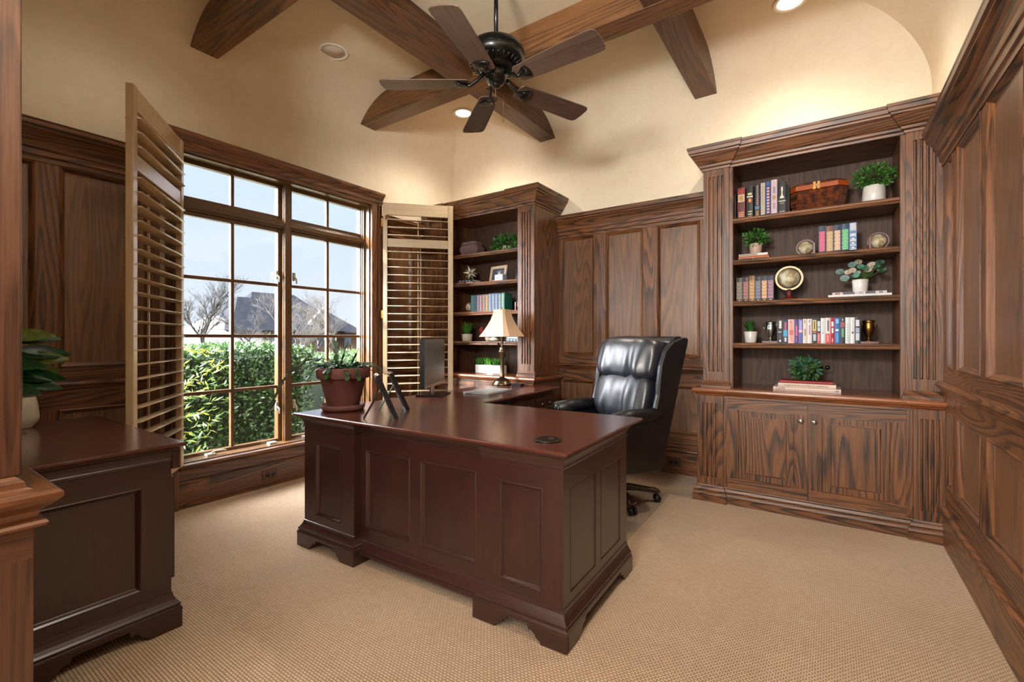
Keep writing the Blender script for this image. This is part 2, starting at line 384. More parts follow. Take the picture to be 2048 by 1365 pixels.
# ------------------------------------------------------------------ panelling
PS = [(0, .022), (.006, .027), (.014, .020), (.024, .008), (.028, .004)]   # flat panel with applied moulding
UP = (1.02, 2.20); LO = (.345, .772)
def panelling(name, u0, u1, spans, T, ax, face=.022):
    """oak wainscot: stiles and rails, upper and lower panels; a trim of the setting"""
    h, v = 'oak_' + ax, 'oak_z'; m_ = MB()
    holes = [(a, b, *UP) for a, b in spans] + [(a, b, *LO) for a, b in spans]
    m_.face_grid(u0, u1, .2, 2.25, holes, face, (h, v), T)
    for q in holes: m_.rings(q, PS, (h, v), 'oakpanel_z', T)
    for a in (u0, u1): m_.add([(a, .2, 0), (a, 2.25, 0), (a, 2.25, face), (a, .2, face)], [(0, 1, 2, 3)], v, False, T)
    return struct(m_.build(name))
CROWN = [(0, 2.20), (.028, 2.20), (.03, 2.225), (.04, 2.232), (.042, 2.262), (.050, 2.268), (.055, 2.29), (.068, 2.32), (.088, 2.35), (.10, 2.36), (.10, 2.372), (.112, 2.378), (.114, 2.40), (.118, 2.412), (0, 2.412)]
RAIL = [(0, .872), (.026, .872), (.028, .885), (.036, .893), (.040, .905), (.052, .912), (.058, .922), (.054, .934), (.03, .940), (0, .942)]
BASE = [(0, 0), (.034, 0), (.034, .178), (.030, .186), (.034, .196), (.044, .202), (.042, .214), (.030, .222), (0, .224)]
def moulding(name, a, b, wall, prof, ax):
    m_ = MB()
    if wall == 'back': m_.sweep([(a, YB), (b, YB)], prof, 'oak_x')
    if wall == 'left': m_.sweep([(XL, a), (XL, b)], prof, 'oak_y')
    if wall == 'right': m_.sweep([(XR, b), (XR, a)], prof, 'oak_y')
    return struct(m_.build(name))
LB1, RB0 = -2.272, -.779                                # inner sides of the two bookcases
panelling('trim_1', LB1, RB0, [(-2.25, -1.884), (-1.77, -1.405), (-1.277, -.91)], TX(YB), 'x')
moulding('trim_2', LB1, RB0, 'back', CROWN, 'x'); moulding('trim_3', LB1, RB0, 'back', RAIL, 'x'); moulding('baseboard_back', LB1, RB0, 'back', BASE, 'x')
panelling('trim_4', YF, 1.225, [(.29, .635), (.732, 1.17)], TYL(XL), 'y')
moulding('trim_5', YF, 1.225, 'left', CROWN, 'y'); moulding('trim_6', YF, 1.225, 'left', RAIL, 'y'); moulding('baseboard_left', YF, 1.225, 'left', BASE, 'y')
panelling('trim_7', -.2, 3.66, [(3.414, 3.56), (2.85, 3.305), (2.29, 2.755), (1.73, 2.195), (1.17, 1.635), (.6, 1.075), (.04, .5)], TYR(XR), 'y')
moulding('trim_8', -.2, 3.69, 'right', CROWN, 'y'); moulding('trim_9', -.2, 3.69, 'right', RAIL, 'y'); moulding('baseboard_right', -.2, 3.64, 'right', BASE, 'y')
panelling('trim_10', 3.075, 3.62, [(3.17, 3.5)], TYL(XL), 'y'); moulding('trim_11', 3.075, 3.60, 'left', CROWN, 'y'); moulding('trim_12', 3.075, 3.6, 'left', RAIL, 'y')
# jamb of the doorway at the left edge of the picture: panelled end of the front wall with its rail cap
mb = MB(); T = lambda u, v, d: (-1.64 + d, u, v)
mb.box(-1.66, -1.64, -.24, .24, .82, 3.1, 'jamb_z')
mb.box(-1.64, -1.625, -.255, .255, .86, 3.1, 'jamb_z').box(-1.64, -1.60, -.27, .268, 0, .75, 'jamb_z')
mb.face_grid(-.27, .27, .0, .75, [(-.2, .155, .28, .66)], .042, ('jamb_y', 'jamb_z'), T)
mb.rings((-.2, .155, .28, .66), [(0, .042), (.006, .05), (.016, .046), (.026, .03), (.03, .02)], ('jamb_y', 'jamb_z'), 'jamb_z', T)
mb.box(-2.2, -1.64, .22, .25, 0, 3.1, 'jamb_z')
struct(mb.build('trim_13', bevel=.003))
CAP = [(0, .735), (.018, .737), (.024, .745), (.020, .752), (.006, .757), (.010, .775), (.03, .79), (.038, .797), (.046, .806), (.046, .818), (.036, .826), (.0, .828), (-.01, .832), (-.012, .845), (-.03, .862), (-.06, .866)]
mb = MB(); mb.sweep([(-2.15, .27), (-1.60, .27), (-1.60, -.27)], CAP, ('jambcap_x', 'jambcap_y'), left=True); struct(mb.build('trim_14'))

# ------------------------------------------------------------------ window
win = struct(empty('window_1', (XL, (WY0 + WY1) / 2, 0)))
def wpart(m_, name, **k):
    o = m_.build(name, **k); o.parent = win; o.matrix_parent_inverse = Matrix.Translation((-XL, -(WY0 + WY1) / 2, 0)); return o
# jamb lining
mb = MB(); xg = -3.86
mb.box(xg - .06, XL + .004, WY0 - .02, WY0 + .012, WZ0, WZ1, 'windowwood_z').box(xg - .06, XL + .004, WY1 - .012, WY1 + .02, WZ0, WZ1, 'windowwood_z')
mb.box(xg - .06, XL + .004, WY0, WY1, WZ1 - .012, WZ1 + .02, 'windowwood_y').box(xg - .06, XL + .02, WY0, WY1, WZ0 - .02, WZ0 + .012, 'windowwood_y')
for d_ in (.0, .02, .04):                                # stepped stops
    mb.box(-3.80 - d_, -3.785 - d_, WY1 - .03 - d_ * .3, WY1 - .01, WZ0, WZ1, 'windowwood_z').box(-3.80 - d_, -3.785 - d_, WY0 + .01, WY0 + .03 + d_ * .3, WZ0, WZ1, 'windowwood_z')
wpart(mb, 'window_frame', bevel=.002)
S1, S2 = (1.39, 2.099), (2.222, 2.930)
mb = MB(); mb.box(xg - .05, xg + .06, S1[1] + .03, S2[0] - .03, WZ0, WZ1, 'windowwood_z').box(xg + .06, xg + .075, 2.135, 2.185, WZ0, WZ1, 'windowwood_z'); wpart(mb, 'mullion', bevel=.004)
mb = MB(); mb.box(xg - .05, xg + .055, WY0, WY1, 2.115, 2.185, 'windowwood_y').box(xg + .055, xg + .068, WY0, WY1, 2.13, 2.17, 'windowwood_y'); wpart(mb, 'transom', bevel=.004)
def sash(y0, y1, z0, z1, cols, rows):
    m_ = MB(); f = .034
    m_.box(xg - .02, xg + .03, y0 - f, y0, z0 - f, z1 + f, 'windowwood_z').box(xg - .02, xg + .03, y1, y1 + f, z0 - f, z1 + f, 'windowwood_z')
    m_.box(xg - .02, xg + .028, y0, y1, z0 - f, z0, 'windowwood_y').box(xg - .02, xg + .028, y0, y1, z1, z1 + f, 'windowwood_y')
    s_ = wpart(m_, 'sash', bevel=.003)
    m_ = MB()
    for i in range(1, cols):
        y = y0 + (y1 - y0) * i / cols; m_.box(xg - .012, xg + .02, y - .013, y + .013, z0, z1, 'windowwood_z')
    for r_ in rows: m_.box(xg - .012, xg + .018, y0, y1, r_ - .013, r_ + .013, 'windowwood_y')
    o = m_.build('muntin', bevel=.004); o.parent = s_
    m_ = MB(); m_.box(xg - .003, xg + .003, y0, y1, z0, z1, 'pane'); o = m_.build('pane'); o.parent = s_
    return s_
for (y0, y1) in (S1, S2):
    sash(y0, y1, .345, 2.085, 2, (.782, 1.208, 1.640)); sash(y0, y1, 2.222, 2.462, 2, ())
# cranks, locks and hinges of pale metal
for y in (1.56, 2.02, 2.32):
    m_ = MB(); m_.box(-3.80, -3.75, y - .03, y + .03, .322, .338, 'hardware')
    if y != 2.02: m_.tube([(-3.775, y, .338), (-3.765, y + .03, .352), (-3.755, y + .08, .352), (-3.75, y + .10, .345)], .007, 'hardware')
    wpart(m_, 'window_crank')
for y in (2.085, 2.236):
    for z in (.62, 1.72):
        m_ = MB(); m_.box(-3.83, -3.815, y - .01, y + .01, z - .035, z + .035, 'hardware').tube([(-3.82, y, z), (-3.79, y + .005, z - .02), (-3.79, y + .005, z - .06)], .006, 'hardware'); wpart(m_, 'window_lock')
# casing, head moulding, apron, board below the sill
CAS = [(0, 0), (0, .028), (.012, .034), (.07, .034), (.082, .05), (.10, .052), (.11, .046), (.11, 0)]
mb = MB()
mb.box(XL, XL + .034, WY1, WY1 + .095, .3, 2.50, 'oak_z').box(XL, XL + .05, WY1 + .07, WY1 + .11, .3, 2.52, 'oak_z')
mb.box(XL, XL + .034, WY0 - .085, WY0, .3, 2.50, 'oak_z').box(XL, XL + .05, WY0 - .1, WY0 - .07, .0, 2.52, 'oak_z')
mb.box(XL, XL + .04, WY0 - .135, WY0 - .03, 0, .3, 'oak_z')
HEAD = [(0, 2.50), (.034, 2.50), (.036, 2.525), (.046, 2.53), (.048, 2.56), (.058, 2.575), (.075, 2.595), (.085, 2.60), (.088, 2.625), (0, 2.63)]
mb.sweep([(XL, WY0 - .13), (XL, WY1 + .125)], HEAD, 'oak_y')
struct(mb.build('trim_15', bevel=.003))
APR = [(0, .17), (.03, .17), (.034, .185), (.028, .192), (.036, .2), (.036, .27), (.046, .28), (.06, .29), (.062, .31), (0, .316)]
mb = MB(); mb.sweep([(XL, WY0 - .03), (XL, WY1 + .11)], APR, 'oak_y'); mb.box(XL, XL + .024, WY0 - .03, 3.6, 0, .172, 'oak_y'); struct(mb.build('trim_16'))

# ------------------------------------------------------------------ built-in bookcases
CROWNB = [(0, 2.44), (.008, 2.442), (.010, 2.456), (.022, 2.464), (.026, 2.478), (.036, 2.486), (.048, 2.505), (.066, 2.535), (.076, 2.546), (.078, 2.556), (.088, 2.562), (.092, 2.584), (.096, 2.588), (.098, 2.605), (0, 2.605)]
PLINTH = [(0, .0), (.028, 0), (.028, .038), (.021, .043), (.027, .052), (.024, .066), (.015, .074), (.018, .084), (.012, .1), (.004, .106), (0, .116)]
CTOP = [(-.01, .77), (.004, .772), (.010, .780), (.012, .788), (.026, .791), (.032, .797), (.034, .808), (.031, .819), (.022, .8255), (-.02, .826)]
SHELF = [(0, -.036), (.006, -.036), (.010, -.028), (.008, -.022), (.014, -.016), (.016, -.008), (.012, 0), (0, 0)]
SHZ = (2.067, 1.764, 1.462, 1.156)
def flutes(m_, a, b, z0, z1, y, T, base_d=0):
    w_ = b - a; n = 4; fw = w_ * .092; pitch = w_ * .165; s0 = (a + b) / 2 - pitch * 1.5 - fw / 2
    holes = [(s0 + i * pitch, s0 + i * pitch + fw, z0 + .075, z1 - .06) for i in range(n)]
    F = lambda u, v, d: T(u, y - d, v)
    m_.face_grid(a, b, z0, z1, holes, 0, ('oak_z', 'oak_z'), F)
    for h in holes: m_.rings(h, [(0, 0), (.001, -.007), (fw * .28, -.013)], ('oak_z', 'oak_z'), 'oak_z', F)
def bookcase(label, T):
    t = thing('bookcase', label, 'bookcase', (T(0, 0, 0)[0], 4.0, 0))
    off = Vector(t.location)
    def part(m_, name, **k):
        o = m_.build(name, **k); o.parent = t; o.matrix_parent_inverse = Matrix.Translation(-off); return o
    m_ = MB()
    m_.box(-.80, .56, 3.645, 4.185, .05, .79, 'oak_z', T); part(m_, 'base_cabinet')
    m_ = MB(); F = lambda u, v, d: T(u, 3.645 - d, v)
    for a, b in ((-.632, -.606), (-.118, -.112), (.382, .414)): m_.box(a, b, 3.635, 3.646, .11, .79, 'oak_z', T)
    m_.box(-.632, .414, 3.634, 3.646, .757, .79, 'oak_x', T); part(m_, 'face_frame')
    path_b = [(-.808, 4.185), (-.808, 3.615), (-.632, 3.615), (-.632, 3.637), (.414, 3.637), (.414, 3.615), (.57, 3.615)]
    m_ = MB(); m_.sweep(path_b, PLINTH, ('oak_x', 'oak_y'), T=T); part(m_, 'plinth')
    m_ = MB(); m_.sweep(path_b, CTOP, ('counter_x', 'counter_y'), T=T)
    m_.box(-.81, .57, 3.625, 4.185, .79, .8258, 'counter_x', T).box(-.825, -.62, 3.602, 3.626, .79, .8257, 'counter_x', T).box(.402, .57, 3.602, 3.626, .79, .8257, 'counter_x', T); part(m_, 'countertop')
    for a, b in ((-.808, -.632), (.414, .56)):
        m_ = MB(); m_.box(a + .001, b - .001, 3.630, 3.646, .05, .785, 'oak_z', T); flutes(m_, a, b, .1, .775, 3.615, T)
        for x in (a, b): m_.add([(x, 3.615, .1), (x, 3.646, .1), (x, 3.646, .775), (x, 3.615, .775)], [(0, 1, 2, 3)], 'oak_z', False, T)
        part(m_, 'pilaster')
    # upper part
    m_ = MB(); m_.box(-.779, -.579, 3.70, 4.185, .826, 2.6, 'oak_z', T).box(.36, .57, 3.70, 4.185, .826, 2.6, 'oak_z', T).box(-.779, .57, 3.70, 4.185, 2.458, 2.6, 'oak_x', T)
    m_.box(-.579, .36, 3.72, 4.12, 2.445, 2.458, 'oak_x', T)
    part(m_, 'case', bevel=.002)
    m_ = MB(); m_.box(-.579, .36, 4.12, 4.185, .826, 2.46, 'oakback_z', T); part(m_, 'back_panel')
    for a, b in ((-.779, -.603), (.385, .56)):
        m_ = MB(); m_.box(a + .001, b - .001, 3.6955, 3.701, .83, 2.46, 'oak_z', T); flutes(m_, a, b, .87, 2.45, 3.68, T)
        for x in (a, b): m_.add([(x, 3.68, .87), (x, 3.701, .87), (x, 3.701, 2.45), (x, 3.68, 2.45)], [(0, 1, 2, 3)], 'oak_z', False, T)
        pp = [(a, 3.71), (a, 3.68), (b, 3.68), (b, 3.71)]
        m_.sweep(pp, [(0, .826), (.016, .826), (.016, .842), (.010, .850), (.012, .86), (.004, .872), (0, .876)], ('oak_x', 'oak_y'), T=T)
        part(m_, 'pilaster')
    path_c = [(-.779, 4.185), (-.779, 3.68), (-.603, 3.68), (-.603, 3.70), (.385, 3.70), (.385, 3.68), (.572, 3.68)]
    m_ = MB(); m_.sweep(path_c, CROWNB, ('oak_x', 'oak_y'), T=T); m_.box(-.78, .57, 3.70, 4.185, 2.59, 2.604, 'oak_x', T); part(m_, 'crown_moulding')
    for z in SHZ:
        m_ = MB(); m_.box(-.579, .36, 3.722, 4.12, z - .026, z, 'oak_x', T)
        m_.sweep([(-.579, 3.722), (.36, 3.722)], [(o, z + q) for o, q in SHELF], 'oak_x', T=T); part(m_, 'shelf')
    for a, b, kx in ((-.606, -.118, -.154), (-.112, .382, -.080)):
        z0, z1, f = .116, .755, .072
        G = lambda u, v, d: T(u, 3.622 - d, v)
        m_ = MB(); m_.box(a, b, 3.6225, 3.636, z0, z1, 'oak_z', T)
        m_.face_grid(a, b, z0, z1, [(a + f, b - f, z0 + f, z1 - f)], 0, ('oak_x', 'oak_z'), G)
        for p_, q_ in (((a, z0), (b, z0)), ((b, z0), (b, z1)), ((b, z1), (a, z1)), ((a, z1), (a, z0))):
            m_.add([(p_[0], p_[1], 0), (q_[0], q_[1], 0), (q_[0], q_[1], -.012), (p_[0], p_[1], -.012)], [(0, 1, 2, 3)], 'oak_z', False, G)
        d_ = part(m_, 'door')
        m_ = MB(); m_.rings((a + f, b - f, z0 + f, z1 - f), [(0, 0), (.005, .002), (.010, -.008), (.014, -.013), (.020, -.013), (.050, .001), (.052, .003), (.054, .003)], ('oak_x', 'oak_z'), 'oak_z', G)
        o = m_.build('door_panel'); o.parent = d_
        m_ = MB(); K = lambda x, y, z: T(kx + x, 3.622 - z, .643 + y)
        m_.lathe([(0, 0), (.008, 0), (.006, .008), (.007, .014), (.014, .018), (.017, .024), (.015, .031), (.008, .035), (0, .036)], 'chrome', n=16, T=K)
        o = m_.build('knob'); o.parent = d_
        tag(o, 'round silver knob')
    return t
ID = lambda x, y, z: (x, y, z)
MIR = lambda x, y, z: (-3.051 - x, y, z)
bc1 = bookcase('tall dark oak built-in bookcase right of the chair, with fluted pilasters and two cabinet doors', ID)
bc2 = bookcase('dark oak built-in bookcase in the far left corner behind the lamp and open shutter', MIR)
mb = MB(); mb.box(XL, -3.60, 3.66, 4.185, 0, 2.6, 'oak_z'); struct(mb.build('trim_17'))

# ------------------------------------------------------------------ desk and credenza
DTOP = [(-.012, .740), (.004, .741), (.010, .744), (.015, .748), (.015, .756), (.010, .760), (-.004, .7605)]
DCOVE = [(0, .684), (.004, .686), (.006, .695), (.003, .699), (.006, .712), (.014, .728), (.022, .736), (.022, .742)]
DBASE = [(0, .146), (.004, .144), (.005, .132), (.012, .118), (.020, .106), (.026, .1), (.026, .094), (.022, .09), (.027, .086), (.030, .078), (.030, .070)]
PAN = [(0, 0), (.004, .002), (.010, -.003), (.015, -.010), (.018, -.013)]
def foot_run(m_, L, T, mats='cherry_x'):
    """bracket foot face, p along, q up, extruded inwards"""
    f = min(.115, L * .3)
    left = [(0, 0), (f, 0), (f + .006, .012), (f + .022, .020), (f + .028, .034), (f + .045, .045), (f + .052, .038), (f + .060, .050), (f + .062, .062)]
    poly = left + [(L - p, q) for p, q in left[::-1]] + [(L, .072), (0, .072)]
    # split in three convex-ish strips so that the faces stay clean
    m_.prism(poly, 0, .022, mats, T)
def panels(m_, u0, u1, z0, z1, holes, T, hv=('cherry_x', 'cherry_z'), field='cherry_z'):
    m_.face_grid(u0, u1, z0, z1, holes, 0, hv, T)
    for h in holes: m_.rings(h, PAN, hv, field, T)
dk = thing('desk', 'large L-shaped cherry wood executive desk with panelled front and bracket feet', 'desk', (-2.562, 1.493, 0), R(1.6))
def dpart(m_, name, parent=None, **k): return m_.build(name, parent=parent or dk, **k)
LP = [(.015, .015), (1.74, .015), (1.74, .915), (.665, .915), (.645, 2.095), (.015, 2.095)]
mb = MB(); mb.sweep(LP, DTOP, ('desktop_x', 'desktop_y'), closed=True)
top = [(.020, .020), (1.735, .020), (1.735, .910), (.660, .910), (.640, 2.09), (.020, 2.09)]
mb.add([(x, y, .7604) for x, y in top], [(0, 1, 2, 3, 4, 5)], 'desktop_x'); mb.add([(x, y, .742) for x, y in top], [(0, 1, 2, 3, 4, 5)], 'desktop_x'); dpart(mb, 'desktop')
DP = [(.06, 2.06), (.06, .035), (.497, .035), (.497, .078), (1.335, .078), (1.335, .035), (1.722, .035), (1.722, .76)]
mb = MB(); mb.sweep(DP, DCOVE, ('cherry_x', 'cherry_y')); dpart(mb, 'cornice')
mb = MB(); mb.sweep(DP[:4], DBASE, ('cherry_x', 'cherry_y')).sweep(DP[4:], DBASE, ('cherry_x', 'cherry_y'))
mb.sweep([DP[3], DP[4]], [(a, z - .02) for a, z in DBASE], ('cherry_x', 'cherry_y')); dpart(mb, 'base_moulding')
def pedestal(name, a, b, v0, v1, front_holes, side_holes, extra=None):
    m_ = MB(); m_.box(a + .002, b - .002, v0 + .016, v1, .072, .742, 'cherry_z')
    panels(m_, a, b, .08, .74, front_holes, lambda u, v, d: (u, v0 - d, v))
    if side_holes is not None: panels(m_, v0, v1, .08, .74, side_holes, lambda u, v, d: (b + d, u, v), ('cherry_y', 'cherry_z'))
    for x in (a, b):
        if x == b and side_holes is not None: continue
        m_.add([(x, v0, .08), (x, v1, .08), (x, v1, .74), (x, v0, .74)], [(0, 1, 2, 3)], 'cherry_z')
    return dpart(m_, name)
pl = pedestal('pedestal', .06, .497, .035, .76, [(.16, .385, .185, .60)], None)
pr = pedestal('pedestal', 1.335, 1.722, .035, .76, [(1.425, 1.63, .185, .60)], [(.095, .355, .185, .60), (.41, .665, .185, .60)])
mb = MB(); mb.box(.497, 1.335, .094, .12, .08, .742, 'cherry_z'); panels(mb, .497, 1.335, .08, .74, [(.535, .86, .185, .60), (.93, 1.27, .185, .60)], lambda u, v, d: (u, .078 - d, v)); dpart(mb, 'modesty_panel')
for a, b, v1 in ((.03, .527, .79), (1.305, 1.752, .79)):
    mb = MB(); foot_run(mb, b - a, lambda p, q, e, a=a: (a + p, .005 + e, q)); dpart(mb, 'bracket_foot', bevel=.003)
    for x, sg in ((a, 1), (b, -1)):
        mb = MB(); foot_run(mb, .765 - .0, lambda p, q, e, x=x, sg=sg: (x + sg * e, .006 + p, q)); dpart(mb, 'bracket_foot', bevel=.003)
mb = MB(); mb.box(.06, .612, .76, 2.07, .03, .742, 'cherry_y').box(.08, .60, .76, 2.05, 0, .03, 'cherry_y'); dpart(mb, 'return_cabinet')
for v0, v1 in ((.95, 1.34), (1.36, 1.70), (1.72, 2.05)):
    for z0, z1 in ((.575, .70), (.33, .56), (.08, .315)):
        mb = MB(); Tq = lambda u, v, d: (.632 + d, u, v)
        mb.box(.612, .63, v0, v1, z0, z1, 'cherry_y'); panels(mb, v0, v1, z0, z1, [(v0 + .025, v1 - .025, z0 + .022, z1 - .022)], Tq, ('cherry_y', 'cherry_z'), 'cherry_y'); d_ = dpart(mb, 'drawer')
        for vk in (v0 + .1, v1 - .1):
            mb = MB(); mb.lathe([(0, 0), (.007, 0), (.005, .01), (.014, .016), (.016, .022), (.012, .028), (0, .03)], 'pewter', n=12, T=lambda x, y, z, vk=vk, zz=(z0 + z1) / 2: (.62 + z, vk + x, zz + y)); o = mb.build('knob', d_); tag(o, 'small metal drawer knob')
mb = MB(); mb.lathe([(0, 0), (.058, 0), (.060, .002), (.058, .005), (.052, .006), (.030, .0055), (0, .0055)], 'dark_metal', c=(1.583, .165, .7605), n=32)
mb.box(1.575, 1.60, .183, .190, .766, .7705, 'chrome'); tag(dpart(mb, 'grommet'), 'round dark metal cable grommet')

cz = thing('credenza', 'dark cherry credenza at the left edge with plant and pale vase on top', 'cabinet', (-2.79, .55, 0))
def cpart(m_, name, **k):
    o = m_.build(name, **k); o.parent = cz; o.matrix_parent_inverse = Matrix.Translation((2.79, -.55, 0)); return o
x0, x1, y0, y1 = -3.36, -2.211, .285, .825
LC = [(x0 + .015, y0 + .015), (x1 - .015, y0 + .015), (x1 - .015, y1 - .015), (x0 + .015, y1 - .015)]
mb = MB(); mb.sweep(LC, DTOP, ('desktop_x', 'desktop_y'), closed=True)
q = [(x0 + .02, y0 + .02), (x1 - .02, y0 + .02), (x1 - .02, y1 - .02), (x0 + .02, y1 - .02)]
mb.add([(x, y, .7604) for x, y in q], [(0, 1, 2, 3)], 'desktop_x'); mb.add([(x, y, .742) for x, y in q], [(0, 1, 2, 3)], 'desktop_x'); cpart(mb, 'top')
bx0, bx1, by0, by1 = x0 + .035, x1 - .03, y0 + .01, y1 - .045
mb = MB(); mb.sweep([(bx1, by0), (bx1, by1), (bx0, by1)], DCOVE, ('cherry_x', 'cherry_y')); mb.box(bx1 - .05, bx1 + .012, by1, by1 + .028, .655, .742, 'cherry_z'); cpart(mb, 'cornice')
mb = MB(); mb.sweep([(bx1, by0), (bx1, by1), (bx0, by1)], DBASE, ('cherry_x', 'cherry_y')); cpart(mb, 'base_moulding')
mb = MB(); mb.box(bx0, bx1 - .016, by0, by1 - .002, .072, .742, 'cherry_z')
panels(mb, by0, by1, .08, .74, [(by0 + .05, by1 - .1, .19, .60)], lambda u, v, d: (bx1 + d, u, v), ('cherry_y', 'cherry_z'))
mb.add([(bx1, by1, .08), (bx0, by1, .08), (bx0, by1, .74), (bx1, by1, .74)], [(0, 1, 2, 3)], 'cherry_x'); cpart(mb, 'body')
for i in range(2):
    a = bx0 + .03 + i * .54; mb = MB(); mb.box(a, a + .51, by1, by1 + .014, .2, .62, 'cherry_z'); d_ = cpart(mb, 'door', bevel=.003)
    mb = MB(); mb.lathe([(0, 0), (.006, 0), (.014, .016), (.012, .026), (0, .028)], 'pewter', n=12, T=lambda x, y, z, a=a: (a + (.47 if i == 0 else .04) + x, by1 + .014 + z, .45 + y)); o = mb.build('knob'); o.parent = d_
mb = MB(); foot_run(mb, by1 - by0 + .03, lambda p, q, e: (bx1 + .03 - e, by1 + .03 - p, q)); cpart(mb, 'bracket_foot', bevel=.003)
mb = MB(); foot_run(mb, bx1 - bx0 + .03, lambda p, q, e: (bx1 + .026 - p, by1 + .0285 - e, q)); cpart(mb, 'bracket_foot', bevel=.003)

# ------------------------------------------------------------------ shutters
def shutter(label, hinge, end, z0, z1, flip):
    h = Vector(hinge); e = Vector(end); L = (e - h).length; ang = math.atan2(e.y - h.y, e.x - h.x)
    t = thing('window_shutter', label, 'shutter', (h.x, h.y, 0), ang, 'open plantation shutters'); th = .018
    s_ = .052
    for a, b in ((.008, s_), (L - s_, L)):
        m_ = MB(); m_.box(a, b, -th, th, z0, z1, 'shutterwood_z'); m_.build('stile', t, bevel=.004)
    zd = z1 - .4
    for a, b in ((z0, z0 + .14), (z1 - .12, z1), (zd - .04, zd + .045)):
        m_ = MB(); m_.box(s_, L - s_, -th * .7, th * .7, a, b, 'shutterwood_x'); m_.build('rail', t, bevel=.003)
    zs = []
    z = z1 - .12 - .045
    while z > zd + .05: zs.append(z); z -= .0775
    z = zd - .04 - .045
    while z > z0 + .16: zs.append(z); z -= .0775
    tilt = R(4)
    prof = [(-.042, 0), (-.03, .0042), (0, .006), (.03, .0042), (.042, 0), (.03, -.0042), (0, -.006), (-.03, -.0042)]
    m_ = MB(); m_.prism(prof, s_ + .002, L - s_ - .002, 'shutterwood_x', lambda p, q, a: (a, p * math.cos(tilt) - q * math.sin(tilt), p * math.sin(tilt) + q * math.cos(tilt)), True)
    first = m_.build('louver', t, smooth_angle=1); first.location = (0, 0, zs[0])
    for z in zs[1:]:
        c_ = first.copy(); C.objects.link(c_); c_.parent = t; c_.location = (0, 0, z)
    m_ = MB(); m_.box(L / 2 - .005, L / 2 + .005, flip * .046, flip * .056, z0 + .17, zd - .06, 'shutterwood_z'); m_.build('tilt_rod', t)
    m_ = MB(); m_.box(L / 2 - .005, L / 2 + .005, flip * .046, flip * .056, zd + .07, z1 - .14, 'shutterwood_z'); m_.build('tilt_rod', t)
    for z in (z0 + .2, (z0 + z1) / 2, z1 - .2):
        m_ = MB(); m_.box(-.008, .008, -.012, .012, z - .04, z + .04, 'brass'); m_.build('hinge', t)
    return t
shutter('left plantation shutter swung open beside the dark panelled wall, seen almost edge-on', (-3.668, 1.335), (-3.035, .868), .315, 2.54, -1)
shutter('right plantation shutter swung open in front of the far bookcase, sun stripes on its slats', (-3.668, 3.065), (-3.185, 3.575), .315, 2.54, 1)

# ------------------------------------------------------------------ recessed ceiling lights, speaker
def can_light(x, y, label, power):
    t = thing('recessed_light', label, 'ceiling light', (x, y, 3.42), 0, 'recessed ceiling lights')
    m_ = MB(); m_.lathe([(.074, 0), (.102, 0), (.104, -.004), (.098, -.009), (.076, -.007), (.072, 0)], 'white_paint', n=36); m_.build('trim_ring', t)
    m_ = MB(); m_.lathe([(0, -.002), (.072, -.002), (.074, -.004), (.05, -.010), (0, -.012)], 'lamp_glow', n=36); m_.build('lamp', t)
    l = light('SPOT', 'recessed_light_beam', (0, 0, -.03), power, (1, .89, .74), spot_size=R(150), spot_blend=.9, shadow_soft_size=.07); l.parent = t
    return t
can_light(-2.985, 3.503, 'glowing recessed ceiling light in the far corner beside the fan blade', 80)
can_light(-.213, 3.563, 'glowing recessed ceiling light cut by the top edge of the picture above the right bookcase', 80)
can_light(-2.985, .92, 'recessed ceiling light above the credenza', 14)
can_light(-.213, .92, 'recessed ceiling light just inside the doorway', 80)
t = thing('ceiling_speaker', 'round white ceiling speaker left of the fan', 'speaker', (-3.176, 2.18, 3.42))
mb = MB(); mb.lathe([(.086, 0), (.108, 0), (.110, -.004), (.104, -.008), (.088, -.007), (.086, 0)], 'white_paint', n=36); mb.build('trim_ring', t)
mb = MB(); mb.lathe([(0, -.001), (.086, -.001), (.088, -.004), (0, -.005)], 'grille', n=36); mb.build('grille', t)

# ------------------------------------------------------------------ ceiling fan
fan = thing('ceiling_fan', 'black and walnut five-blade ceiling fan hanging from the coved ceiling', 'fan', (-1.6, 2.17, 0))
mb = MB(); mb.tube([(0, 0, 2.93), (0, 0, 3.42)], .0125, 'fan_metal', 14); mb.build('downrod', fan)
mb = MB(); mb.lathe([(0, 3.35), (.02, 3.35), (.05, 3.37), (.065, 3.40), (.068, 3.42)], 'fan_metal', n=28); mb.build('canopy', fan)
mb = MB(); mb.lathe([(0, 2.745), (.085, 2.747), (.10, 2.757), (.105, 2.765), (.110, 2.770), (.148, 2.786), (.160, 2.800), (.168, 2.820), (.168, 2.848), (.158, 2.875), (.135, 2.892), (.07, 2.905), (.03, 2.91), (.02, 2.945), (0, 2.945)], 'fan_metal', n=64,
      lobes=None); motor = mb.build('motor_housing', fan)
mb = MB()
for i in range(30):
    a = 2 * math.pi * i / 30; ca, sa = math.cos(a), math.sin(a)
    mb.tube([(ca * .108, sa * .108, 2.764), (ca * .130, sa * .130, 2.772), (ca * .150, sa * .150, 2.784)], .0045, 'fan_metal', 6)
tag(mb.build('fluted_ring', motor), kind='stuff')
mb = MB(); mb.lathe([(0, 2.652), (.012, 2.653), (.022, 2.657), (.026, 2.664), (.027, 2.668)] + [(.0675 * math.sin(R(a)), 2.733 - .072 * math.cos(R(a))) for a in (26, 34, 44, 54, 66, 78, 90, 100)] + [(.060, 2.752), (.05, 2.757), (0, 2.757)], 'fan_metal', n=40); mb.build('switch_housing', fan)
